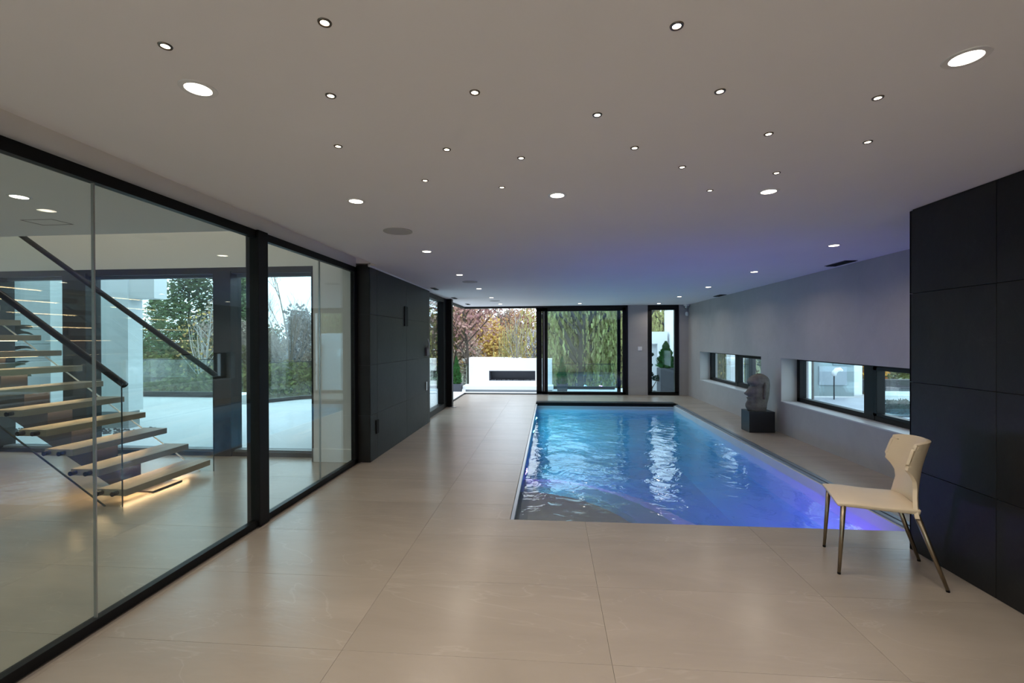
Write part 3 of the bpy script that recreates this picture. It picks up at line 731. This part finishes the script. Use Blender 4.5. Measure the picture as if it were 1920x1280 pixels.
railing([(-19.5, 12.0), (-8.35, 11.75)], tz, 1.02, 'glass railing on a dark curb at the far edge of the left terrace', .14)
railing([(-7.2, 10.55), (-6.6, 11.45), (-6.0, 11.85), (-3.9, 12.3)], tz, .98, 'glass railing turning the terrace corner, seen through the middle lobby window', .09)
railing([(-5.5, 16.6), (2.3, 16.6)], FZ, .90, 'low glass railing behind the outdoor fireplace terrace', .10)
b = B(-8.3, -7.75, 10.9, 11.5, -.2, .12).build('terrace_bench', K['outw'], bevel=.01); tag(b, 'white concrete block at the end of the left terrace railing', 'bench')

# grass and hills
gm = MB(); gx, gy = 70, 60
def gh(x, y):
    d = max(0, math.hypot(x, y*1.0)-13)
    base = -1.2 - .06*min(d, 12) - .1*max(0, min(d-12, 25)) + .05*max(0, d-45)
    return base + .5*noise.noise(Vector((x*.08, y*.08, 1)))
for j in range(gy+1):
    for i in range(gx+1):
        x = -100+180*i/gx; y = -5+125*j/gy
        z = gh(x, y)
        gm.v.append((x, y, z if not (-10.5 < x < 13.0 and y < 17.0) else min(z, -1.6)))
for j in range(gy):
    for i in range(gx):
        q = j*(gx+1)+i; gm.f.append((q, q+1, q+gx+2, q+gx+1))
gm.build('ground', K['grass'], smooth=True, kind='structure', fix=False)

# house wing outside the lobby windows
wg = MB(); wg.box(-8.91, -7.41, 7.42, 7.71, .25, 4.6); 
wing = wg.build('house_wing', K['wing']); tag(wing, 'pale blue rendered house wing with overhanging soffit outside the lobby windows', 'building')
B(-8.9, -7.45, 7.46, 7.68, -.3, .25).build('shaded_base', K['wing2'], wing)  # foot of the wing, its shade painted in with the grey
B(-7.41, -6.93, 7.44, 7.71, 2.25, 4.6).build('soffit_block', plain('soffit', (.80, .83, .85), .7), wing)
B(-11.27, -8.91, 8.6, 9.0, -.3, 4.6).build('recessed_wall', K['wing2'], wing)  # recess whose shade is put into the darker colour
for k in range(9): B(-11.27, -8.91, 8.585, 8.6, -.05+k*.3, .24+k*.3).build('siding_board', K['wing2'], wing, bevel=.004)
B(-12.6, -11.27, 8.4, 9.0, -.3, 4.6).build('corner_pier', K['wing'], wing)
# gravel along base
gv = MB(); 
for k in range(260):
    x = rnd.uniform(-9.5, -6.9); y = rnd.uniform(6.95, 7.35) if x < -7.1 else rnd.uniform(7.2, 7.5); s = rnd.uniform(.012, .03)
    gv.lathe([(s*.5, 0), (s, s*.5), (s*.4, s)], (x, y, tz), 5)
for k in range(120):
    x = rnd.uniform(-4.0, -2.9); y = rnd.uniform(5.78, 5.86); s = rnd.uniform(.008, .02); gv.lathe([(s*.5, 0), (s, s*.5), (s*.4, s)], (x, y, tz), 5)
tag(gv.build('gravel', K['curb'], fix=False), 'strip of dark gravel at the foot of the house wing', 'gravel', kind='stuff')

# outdoor fireplace
fp = empty('outdoor_fireplace', (-1.3, 16, FZ)); tag(fp, 'long white outdoor fireplace wall with a dark horizontal firebox', 'fireplace')
def fb(b, name, m, **k):
    o = b.build(name, m, fp, **k); o.location = (1.3, -16, -FZ); return o
y0, y1 = 15.75, 16.3
g = MB(); g.box(-2.84, .06, y0, y1, FZ, .075); g.box(-2.84, .06, y0, y1, .415, .83); g.box(-2.84, -2.13, y0, y1, .075, .415); g.box(-.52, .06, y0, y1, .075, .415); g.box(-2.13, -.52, y1-.1, y1, .075, .415)
fb(g, 'wall_body', K['outw'])
g = MB(); g.box(-2.13, -.52, y0-.005, y0+.02, .075, .09); g.box(-2.13, -.52, y0-.005, y0+.02, .40, .415); g.box(-2.13, -2.115, y0-.005, y0+.02, .075, .415); g.box(-.535, -.52, y0-.005, y0+.02, .075, .415)
g.box(-2.13, -.52, y1-.16, y1-.12, .075, .415); g.box(-2.13, -2.1, y0, y1-.1, .075, .415)
fb(g, 'firebox', K['fire'])
g = MB(); 
for k in range(90): x = rnd.uniform(-2.0, -.6); s = rnd.uniform(.01, .03); g.lathe([(s*.5, 0), (s, s*.6), (s*.4, s)], (x, rnd.uniform(y0+.1, y1-.2), .085), 5)
o = fb(g, 'fire_glass_stones', K['log']); o['kind'] = 'stuff'
fb(B(-2.95, .10, 15.15, y0, FZ+.12, FZ+.25), 'hearth_ledge', K['outw'], bevel=.01)
fb(B(-2.88, .06, 15.3, y0, FZ, FZ+.12), 'hearth_base', plain('hearth_base_grey', (.5, .52, .55), .7))  # plain grey base set back under the ledge

# white garden walls right of the pool, seen through the slit window
gw = MB(); gw.box(2.55, 3.42, 15.9, 16.35, FZ, 1.75); gw.box(3.65, 3.98, 15.9, 16.35, FZ, 1.75); gw.box(3.42, 3.65, 16.1, 16.35, FZ, 1.75); gw.box(3.42, 3.65, 15.9, 16.1, 1.34, 1.75)
tag(gw.build('garden_wall', K['outw']), 'lower white garden wall with a tall narrow slot behind the slit window', 'wall')
tag(B(4.05, 4.35, YF+.4, 16.6, FZ, 2.5).build('garden_wall', K['outw']), 'tall white boundary wall at the right of the slit window view', 'wall')

# things outside the strip windows
nb = empty('garage_building', (7.8, 13.2, tz)); tag(nb, 'grey green neighbouring building seen through the right strip window', 'building')
def nbp(b, name, m, **k): 
    o = b.build(name, m, nb, **k); o.location = (-7.8, -13.2, -tz); return o
nbp(B(6.62, 8.1, 12.9, 15, tz, 4), 'wall', plain('garage_render', (.27, .33, .34), .8)); nbp(B(7.2, 7.9, 12.87, 12.9, .25, .75), 'panel', plain('garage_panel', (.34, .39, .43), .7))
nbp(B(7.55, 8.1, 12.86, 12.9, .78, 4), 'pilaster', plain('garage_dark', (.15, .19, .21), .8)); nbp(B(7.86, 7.96, 12.82, 12.86, .93, 1.12), 'meter_box', K['outw'])  # the small white box is a meter box
tag(B(6.30, 6.47, 11.9, 12.2, tz, 4).build('garden_column', K['wing']), 'pale blue column at the left of the right strip window view', 'column')
tag(MB().tube([(6.66, 12.25, tz), (6.69, 12.3, 1.5), (6.64, 12.4, 4)], [.06, .05, .04], 8).build('bare_tree', K['bark']), 'thin bare trunk beside the pale blue column', 'tree')
gl = empty('garden_lamp', (7.18, 12.2, tz)); tag(gl, 'white arched lamp on a thin dark pole outside the right strip window', 'lamp')
MB().tube([(0, 0, 0), (0, 0, .62)], .015, 8).build('pole', K['frame'], gl)
MB().tube([(0, 0, .60), (0, 0, .68), (.06, 0, .75), (.14, 0, .76), (.2, 0, .73)], [.05, .06, .06, .055, .03], 12).build('lamp_head', K['outw'], gl, smooth=True)
rl = railing([(6.3, 9.6), (8.0, 9.6), (10.5, 10.4)], tz, .55, 'low dark topped glass rail outside the right strip window', .02, .6)
tag(B(8.9, 20, 14.2, 14.5, tz, .28).build('retaining_wall', K['curb']), 'long dark retaining wall beyond the white drive', 'wall')
tag(B(8.18, 8.5, 13.2, 14.0, tz, 1.9).build('garden_column', K['outw']), 'white rendered column beside the grey building', 'column')
tag(B(5.45, 5.62, 13.0, 13.3, FZ, 3.2).build('garden_post', K['frame']), 'dark slim post in the far strip window view', 'post')
tag(B(4.95, 5.3, 13.0, 13.3, FZ, 3.2).build('garden_column', K['outw']), 'white column in the middle of the far strip window view', 'column')

# ------------------------------------------------------------------ plants
def leafcloud(m, c, rad, n, size, flat=1.0, elong=1.0, rr=rnd, droop=False, shell=.55):
    for _ in range(n):
        while True:
            p = Vector((rr.uniform(-1, 1), rr.uniform(-1, 1), rr.uniform(-1, 1)))
            if p.length <= 1: break
        if p.length > 0.01: p = p.normalized()*(p.length**shell)
        q = Vector((c[0]+p.x*rad[0], c[1]+p.y*rad[1], c[2]+p.z*rad[2]))
        s = size*rr.uniform(.6, 1.3)
        if droop: u = Vector((rr.uniform(-.3, .3), rr.uniform(-.3, .3), 1)).normalized()*s*elong; v = Vector((rr.uniform(-1, 1), rr.uniform(-1, 1), 0)).normalized()*s*.4
        else:
            u = Vector((rr.uniform(-1, 1), rr.uniform(-1, 1), rr.uniform(-1, 1))).normalized(); v = u.orthogonal().normalized()*s*.7; u = u*s*elong
        m.quad(q, u, v)
def branchy(m, h, r0, n, seed, up=.6, depth=3, start=.25, length=.5, curve=.2):
    rr = random.Random(seed); tips = []
    def grow(p, d, L_, r, lev):
        pts = [p]; k = 4; dd = d.copy()
        for i in range(k):
            dd = (dd + Vector((rr.uniform(-1, 1), rr.uniform(-1, 1), rr.uniform(-.3, .6)))*curve*.5).normalized(); pts.append(pts[-1]+dd*L_/k)
        m.tube(pts, [r*(1-.6*i/k) for i in range(k+1)], 5 if lev < 2 else 3, caps=False)
        tips.append((pts[-1], lev)); tips.append((pts[-2], lev)); tips.append((pts[2], lev))
        if lev < depth:
            for i in range(n if lev == 0 else max(3, n//2)):
                t_ = start+(1-start)*rr.random() if lev == 0 else .2+.8*rr.random()
                q = pts[min(k-1, int(t_*k))].lerp(pts[min(k, int(t_*k)+1)], t_*k-int(t_*k))
                a = rr.uniform(0, 2*PI); d2 = (Vector((math.cos(a), math.sin(a), 0))*(1-up*.6)+Vector((0, 0, up))).normalized()
                d2 = (d2*1.2+dd*.3).normalized()
                grow(q, d2, L_*length*(1.15-.6*t_), r*.45*(1.1-.5*t_), lev+1)
    grow(Vector((0, 0, 0)), Vector((0, 0, 1)), h, r0, 0)
    return tips
def tree(kind, seed=1, h=8):
    """returns an Empty with trunk and foliage, local origin at the base"""
    rr = random.Random(seed); t = MB(); f = MB(); bark, leaf = K['bark'], K['olive']; name = 'tree'
    if kind == 'maple':
        tips = branchy(t, h*.8, .10, 12, seed, .55, 2, .25, .5); leaf = K['maple']
        for p, l in tips:
            if l: leafcloud(f, p, (.75, .75, .55), 9, .07, rr=rr)
    elif kind in ('russet', 'yellow', 'olive', 'brown', 'orange', 'greyl'):
        tips = branchy(t, h*.8, .14, 11, seed, .6, 1, .2, .45); leaf = K[kind]
        for p, l in tips:
            leafcloud(f, p, (h*.13, h*.13, h*.11), 75, h*.0125, rr=rr)
        leafcloud(f, (0, 0, h*.5), (h*.24, h*.24, h*.42), 900, h*.0125, rr=rr)
    elif kind == 'willow':
        tips = branchy(t, h*.6, .28, 12, seed, .5, 1, .3, .7); leaf = K['willow']
        for p, l in tips:
            for q in range(6):
                a = p + Vector((rr.uniform(-1, 1)*h*.09, rr.uniform(-1, 1)*h*.09, rr.uniform(-.2, 1)*h*.10)); L_ = rr.uniform(.25, .6)*h
                L_ = min(L_, a.z-.1)
                n = int(L_/.11)
                for k in range(max(0, n)):
                    s = rr.uniform(.05, .10); z = a.z-k*.11
                    f.quad(Vector((a.x+rr.uniform(-.05, .05), a.y+rr.uniform(-.05, .05), z)), Vector((rr.uniform(-.3, .3), rr.uniform(-.3, .3), 1))*s, Vector((rr.uniform(-1, 1), rr.uniform(-1, 1), 0)).normalized()*s*.42)
    elif kind in ('pine', 'spruce'):
        t.tube([(0, 0, 0), (0, 0, h)], [h*.018, .01], 6); leaf = K['pine' if kind == 'pine' else 'spruce']; name = 'conifer'
        lay = 26 if kind == 'spruce' else 15
        for i in range(lay):
            z = h*(.08+.9*i/lay); rad = h*(.20 if kind == 'spruce' else .30)*(1-i/lay)**(1 if kind == 'spruce' else .6)+.1
            for k in range(7 if kind == 'spruce' else 8):
                a = rr.uniform(0, 2*PI); L_ = rad*rr.uniform(.65, 1.1)
                e = Vector((math.cos(a)*L_, math.sin(a)*L_, z + (-.12*L_ if kind == 'spruce' else .25*L_)))
                t.tube([(0, 0, z), e], [.03, .008], 3, caps=False)
                for q in range(22 if kind == 'spruce' else 60):
                    s_ = rr.uniform(.25, 1.05); p = Vector((0, 0, z)).lerp(e, s_)
                    sp_ = .10*h/8 if kind == 'spruce' else .26*h/8
                    p += Vector((rr.uniform(-1, 1), rr.uniform(-1, 1), rr.uniform(-1, 1)))*sp_*1.3
                    d = Vector((rr.uniform(-1, 1), rr.uniform(-1, 1), rr.uniform(-.4, .4))).normalized(); sz = rr.uniform(.07, .16)*h/8*(1 if kind == 'spruce' else .6)
                    f.quad(p, d*sz, d.orthogonal().normalized()*sz*.5)
    elif kind == 'bare':
        branchy(t, h*.75, .05, 17, seed, .75, 3, .08, .55, .35); bark = K['greyb']; f = None; name = 'bare_tree'
    elif kind == 'birch':
        for a in (-.45, .12, .55): 
            d = Vector((a, .1, 0)); t.tube([(0, 0, 0), d*.3+Vector((0, 0, h*.35)), d*1.2+Vector((0, 0, h*.6)), d*1.6+Vector((0, 0, h*.85))], [.045, .035, .02, .006], 6); br = MB(); branchy(br, h*.55, .02, 9, seed+int(a*9)+9, .7, 2, .2, .4, .3); q0 = len(t.v); t.v += [(x+a*.4, y, z+h*.25) for x, y, z in br.v]; t.f += [tuple(q0+i for i in fc) for fc in br.f]
        sub = MB(); branchy(t, h*.95, .05, 12, seed, .7, 2, .3, .35, .3); bark = K['birch']; leaf = K['yellow']; name = 'birch_tree'
        leafcloud(f, (0, 0, h*.6), (h*.2, h*.2, h*.35), 260, .05, rr=rr)
    elif kind == 'shrub':
        branchy(t, h*.7, .03, 8, seed, .6, 1, .1, .6); leafcloud(f, (0, 0, h*.5), (h*.65, h*.65, h*.5), 1400, .05, rr=rr); leaf = K['olive']; name = 'shrub'
    elif kind == 'cypress':
        t.tube([(0, 0, 0), (0, 0, h*.9)], [.03, .01], 6); leaf = K['thuja']; name = 'cypress'
        for k in range(2600):
            z = rr.random()**.8; rad = .235*h*(1-z)**.8*min(1, .45+z*5)*(1+.16*math.sin(z*23+rr.random()*.8)); a = rr.uniform(0, 2*PI); q = rad*rr.uniform(.7, 1.02)
            s = rr.uniform(.015, .03); f.quad(Vector((math.cos(a)*q, math.sin(a)*q, .05+z*h)), Vector((math.cos(a)*.4, math.sin(a)*.4, 1)).normalized()*s*1.6, Vector((-math.sin(a), math.cos(a), rr.uniform(-.5, .5)))*s*.7)
    r = empty(name)
    t.build('trunk', bark, r, fix=False)
    if f is not None: f.build('foliage', leaf, r, fix=False, kind='stuff')
    return r
protos = {}
def plant(kind, x, y, h, label, cat='tree', group=None, seed=1, z=None, rz=None, wide=1):
    key = (kind, seed)
    if key not in protos:
        H0 = {'cypress': 1.2, 'shrub': 1.6, 'birch': 6}.get(kind, 8)
        o = tree(kind, seed, H0); protos[key] = (o, H0)
    else: o = copy_tree(protos[key][0])
    H0 = protos[key][1]
    o.location = (x, y, gh(x, y)-.1 if z is None else z); h = h + (1.0 if z is None and math.hypot(x, y) > 24 and math.hypot(x, y) < 40 else 0); s = h/H0; o.scale = (s*wide, s*wide, s); o.rotation_euler = (0, 0, rnd.uniform(0, 6.28) if rz is None else rz)
    return tag(o, label, cat, group)
# through the far opening and door
hm = MB()
for k in range(9): leafcloud(hm, (7.1+k*.22, 10.15-.04*k, tz+.10), (.2, .32, .15), 260, .045)
tag(hm.build('low_hedge', K['dkgreen'], fix=False, kind='stuff'), 'low dark hedge outside the right strip window', 'hedge', kind='stuff')
plant('maple', -4.7, 26, 7.8, 'reddish maple with sparse leaves above the fireplace left end', seed=3)
plant('maple', -6.6, 30, 7.6, 'second reddish maple farther left in the far opening', seed=5)
plant('yellow', -6.5, 47, 8.6, 'yellow autumn tree behind the maple in the far opening', seed=2)
plant('willow', -2.75, 33, 5.4, 'weeping willow hanging behind the white fireplace', seed=4, wide=.62)
plant('birch', -2.1, 30, 5.2, 'slender white stemmed tree beside the weeping willow', seed=6)
plant('willow', 1.6, 24.5, 9.6, 'large yellow green willow filling the glazed far door panel', seed=7, wide=.9)
plant('willow', 4.2, 27.5, 9.5, 'big willow at the right of the far door panel', seed=4, wide=.9)
plant('willow', .75, 30, 8.4, 'willow at the left edge of the glazed far door panel', seed=7, rz=2, wide=.6)
plant('willow', 8.6, 32, 9.2, 'golden willow showing above the white garden walls', seed=4, rz=1)
plant('olive', -7.9, 27, 8.2, 'yellow green tree behind the side door glass left of the corner post', seed=8)
for i, (x, y, h, k) in enumerate([(-9.5,56,10,'russet'),(-2.9,52,9.8,'russet'),(-6.2,60,10,'brown'),(-13,58,10,'yellow'),(1.5,55,10,'russet'),(5,50,9,'brown'),(9,54,9.5,'russet'),(13,50,10,'olive'),(-4.6,49,7.2,'russet'),(-8.2,43,6.8,'brown'),(-.6,46,7,'greyl'),(3.6,44,7,'olive'),(-17,50,9,'brown'),(-22,54,9,'greyl'),(17,46,9,'yellow'),(24,44,9,'brown'),(22,36,8,'orange'),(30,40,9,'olive'),(13.5,27,7,'brown'),(19,28,7,'olive')]):
    nm = {'russet': 'russet', 'brown': 'brown', 'yellow': 'golden', 'olive': 'olive green', 'greyl': 'grey leafless', 'orange': 'orange'}[k]
    plant(k, x, y, h, 'distant %s tree in the far wood' % nm, group='%s trees in the far wood' % nm, seed=20+'russet brown yellow olive greyl orange'.split().index(k))
for x, y, c in ((-3.17, 15.2, 'left of'), (.39, 15.3, 'right of, behind the door glass,'), (-3.9, 12.9, 'outside the side door, nearer than')):
    zz = FZ if y > 13.4 else tz
    p = empty('planter', (x, y, zz)); tag(p, {'l': 'square dark planter left of the white fireplace', 'r': 'square dark planter behind the glazed door panel', 'o': 'square dark planter outside the side door'}[c[0]], 'planter')
    g = MB(); g.v = [(sx*w_, sy*w_, z_) for z_, w_ in ((0, .15), (.32, .19), (.32, .16), (.27, .16)) for sx, sy in ((-1,-1),(1,-1),(1,1),(-1,1))]
    g.f = [(3, 2, 1, 0)] + [(4*k+n, 4*k+(n+1) % 4, 4*k+4+(n+1) % 4, 4*k+4+n) for k in range(3) for n in range(4)] + [(12, 13, 14, 15)]
    g.build('pot', K['pot'], p); B(-.155, .155, -.155, .155, .2, .28).build('soil', K['log'], p)
    plant('cypress', x, y, .92, {'l': 'small conical green cypress left of the white fireplace', 'r': 'small conical cypress seen through the glazed door panel', 'o': 'small conical cypress outside the side door glass'}[c[0]], 'shrub', z=zz+.26)
# slit window plants
p = B(3.30, 3.75, 14.0, 14.5, FZ, .62).build('planter', K['pot'], bevel=.01); tag(p, 'tall dark slate planter in the slit window view', 'planter')
plant('cypress', 3.52, 14.25, .80, 'bushy dark conifer on the tall slate planter', 'shrub', z=.58, wide=1.9)
bs = empty('cloud_pruned_tree', (3.06, 14.3, FZ)); tag(bs, 'dark cloud pruned bonsai at the left of the slit window view', 'tree')
MB().tube([(0, 0, 0), (.05, 0, .3), (-.03, 0, .6), (.02, 0, .95), (.0, 0, 1.3)], [.03, .025, .02, .015, .01], 6).tube([(.03, 0, .25), (.12, 0, .4), (.2, 0, .55)], [.018, .012, .01], 5).build('trunk', K['bark'], bs)
f = MB()
for c, r_ in (((.1, 0, .12), .15), ((.2, 0, .6), .15), ((-.03, 0, .72), .13), ((-.05, 0, 1.0), .12), ((.02, 0, 1.33), .08)): leafcloud(f, c, (r_, r_, r_*.6), 260, .022, rr=rnd)
f.build('foliage', K['dkgreen'], bs, fix=False, kind='stuff')
pg = empty('pampas_grass', (5.95, 13.2, FZ)); tag(pg, 'pale pampas grass plumes in the far strip window view', 'grass')
f = MB(); st_ = MB()
for k in range(26):
    a = rnd.uniform(0, 6.28); q = rnd.uniform(.1, .5); hh_ = rnd.uniform(1.0, 1.5); e = Vector((math.cos(a)*q, math.sin(a)*q, hh_)); st_.tube([(0, 0, 0), e*.6+Vector((0, 0, .1)), e], .006, 3)
    leafcloud(f, e, (.05, .05, .16), 40, .03, rr=rnd)
st_.build('stems', K['olive'], pg, fix=False, kind='stuff'); f.build('plumes', K['pampas'], pg, fix=False, kind='stuff')
plant('shrub', 5.3, 15.3, 2.6, 'yellow green shrub in the far strip window view', 'shrub', z=FZ, wide=.33)
# trees outside the lobby windows
plant('pine', -21.5, 25.5, 9.2, 'tall loose green pine outside the middle lobby window', seed=9)
plant('pine', -25.5, 25, 6.8, 'shorter pine left of the tall green pine', seed=10)
plant('pine', -19.2, 26.5, 7.4, 'green pine just left of the wide window mullion', seed=10, rz=2)
plant('spruce', -20.6, 28.5, 9.6, 'dark narrow spruce right of the wide window mullion', seed=11)
plant('birch', -14.6, 18, 4.9, 'bare white stemmed birch behind the terrace railing', seed=12)
plant('bare', -13.2, 22, 7.6, 'tall leafless tree with fine grey twigs behind the right lobby window', seed=13)
plant('bare', -12.3, 24, 6.4, 'shorter leafless tree next to the tall bare one', seed=14)
plant('bare', -15.3, 22, 5.2, 'low brown leafless tree beside the black post', seed=13, rz=2.2)
plant('brown', -18.0, 24, 4.8, 'brown leafed bushy tree beside the dark spruce', seed=15)
plant('brown', -13.0, 27, 5.0, 'brown tree low behind the bare tree', seed=15, rz=1)
plant('brown', -15.6, 24, 3.4, 'low brown bush behind the middle of the right lobby window', seed=15, rz=3)
plant('brown', -11.4, 21, 3.0, 'low brown bush at the right end of the right lobby window', seed=15, rz=4)
plant('greyl', -18.5, 33, 6.2, 'pale grey weeping tree behind the right lobby window', seed=16)
plant('orange', -12.4, 25.5, 3.6, 'orange leafed small tree by the white wall edge', seed=17)
for i, (x, y, h) in enumerate([(-19.5, 19, 2.0), (-17.6, 18.5, 1.9), (-15.8, 17, 1.7), (-13.9, 16.5, 1.9), (-12.2, 16.5, 2.2), (-10.6, 17.5, 2.3), (-21.5, 20, 2.4), (-9.2, 17, 2.0), (-16.6, 21, 2.6), (-23.5, 21, 2.8)]):
    plant('shrub', x, y, h, 'olive shrub on the bank behind the railing', 'shrub', 'shrubs on the bank behind the railing')
for i, (x, y, h, k) in enumerate([(-36,44,9,'olive'),(-31,42,9,'pine'),(-27,40,8,'olive'),(-24,44,8,'greyl'),(-20,42,7,'greyl'),(-29,52,9,'greyl'),(-40,40,9,'olive'),(-24,36,6,'olive'),(-46,50,11,'pine')]):
    nm = {'olive': 'olive green tree', 'pine': 'green pine', 'greyl': 'grey leafless tree'}[k]
    plant(k, x, y, h, 'hazy %s beyond the lobby windows' % nm, group='%ss far behind the lobby' % nm, seed=9 if k == 'pine' else 20+'russet brown yellow olive greyl orange'.split().index(k))
p = empty('spiky_shrub', (-10.5, 7.9, tz)) ; tag(p, 'dark feathery shrub at the far left beside the house wing', 'shrub')
f = MB()
for k in range(60):
    a = rnd.uniform(0, 6.28); e = rnd.uniform(.1, 1.2); L_ = rnd.uniform(.5, .8); b0 = Vector((0, 0, rnd.uniform(.2, 1.8)))
    for q in range(12):
        t_ = q/12*L_; pz = b0+Vector((math.cos(a)*t_*.6, math.sin(a)*t_*.6, t_*.5-t_*t_*.5)); f.quad(pz, Vector((math.cos(a), math.sin(a), 0))*.03, Vector((-math.sin(a), math.cos(a), -.4))*.07)
f.build('foliage', K['dkgreen'], p, fix=False, kind='stuff'); MB().tube([(0, 0, 0), (0, 0, 1.7)], [.04, .02], 6).build('stem', K['bark'], p)
plant('orange', 10.1, 15.6, 2.9, 'orange leafed shrub beyond the white drive in the right strip window', 'shrub', seed=17, z=-.6)
# far white building behind the fireplace
fh = empty('far_building', (-4.6, 30, gh(-4.6, 30))); tag(fh, 'small white flat roofed building far behind the fireplace', 'building')
g = B(-1.0, 2.4, 0, 3, -.5, 3.0-.55).build('wall', K['outw'], fh); B(-1.2, 2.6, -.2, 3.2, 2.45, 2.6).build('roof', K['wing'], fh); B(.2, 1.1, -.02, .02, 1.2, 2.1).build('window', K['frame'], fh)

# give each tree of a group its place in the row, read from left to right
grp = {}
for o in col.objects:
    if o.get('group') and ('trees' in o['group'] or 'shrubs' in o['group'] or 'pines' in o['group']) and o.parent is None: grp.setdefault(o['group'], []).append(o)
for g_, L_ in grp.items():
    L_.sort(key=lambda o: o.location.x/o.location.y)
    if len(L_) > 1:
        for i, o in enumerate(L_): o['label'] = o['label'] + ', ' + (ORD[i] if i else 'first') + ' from left'
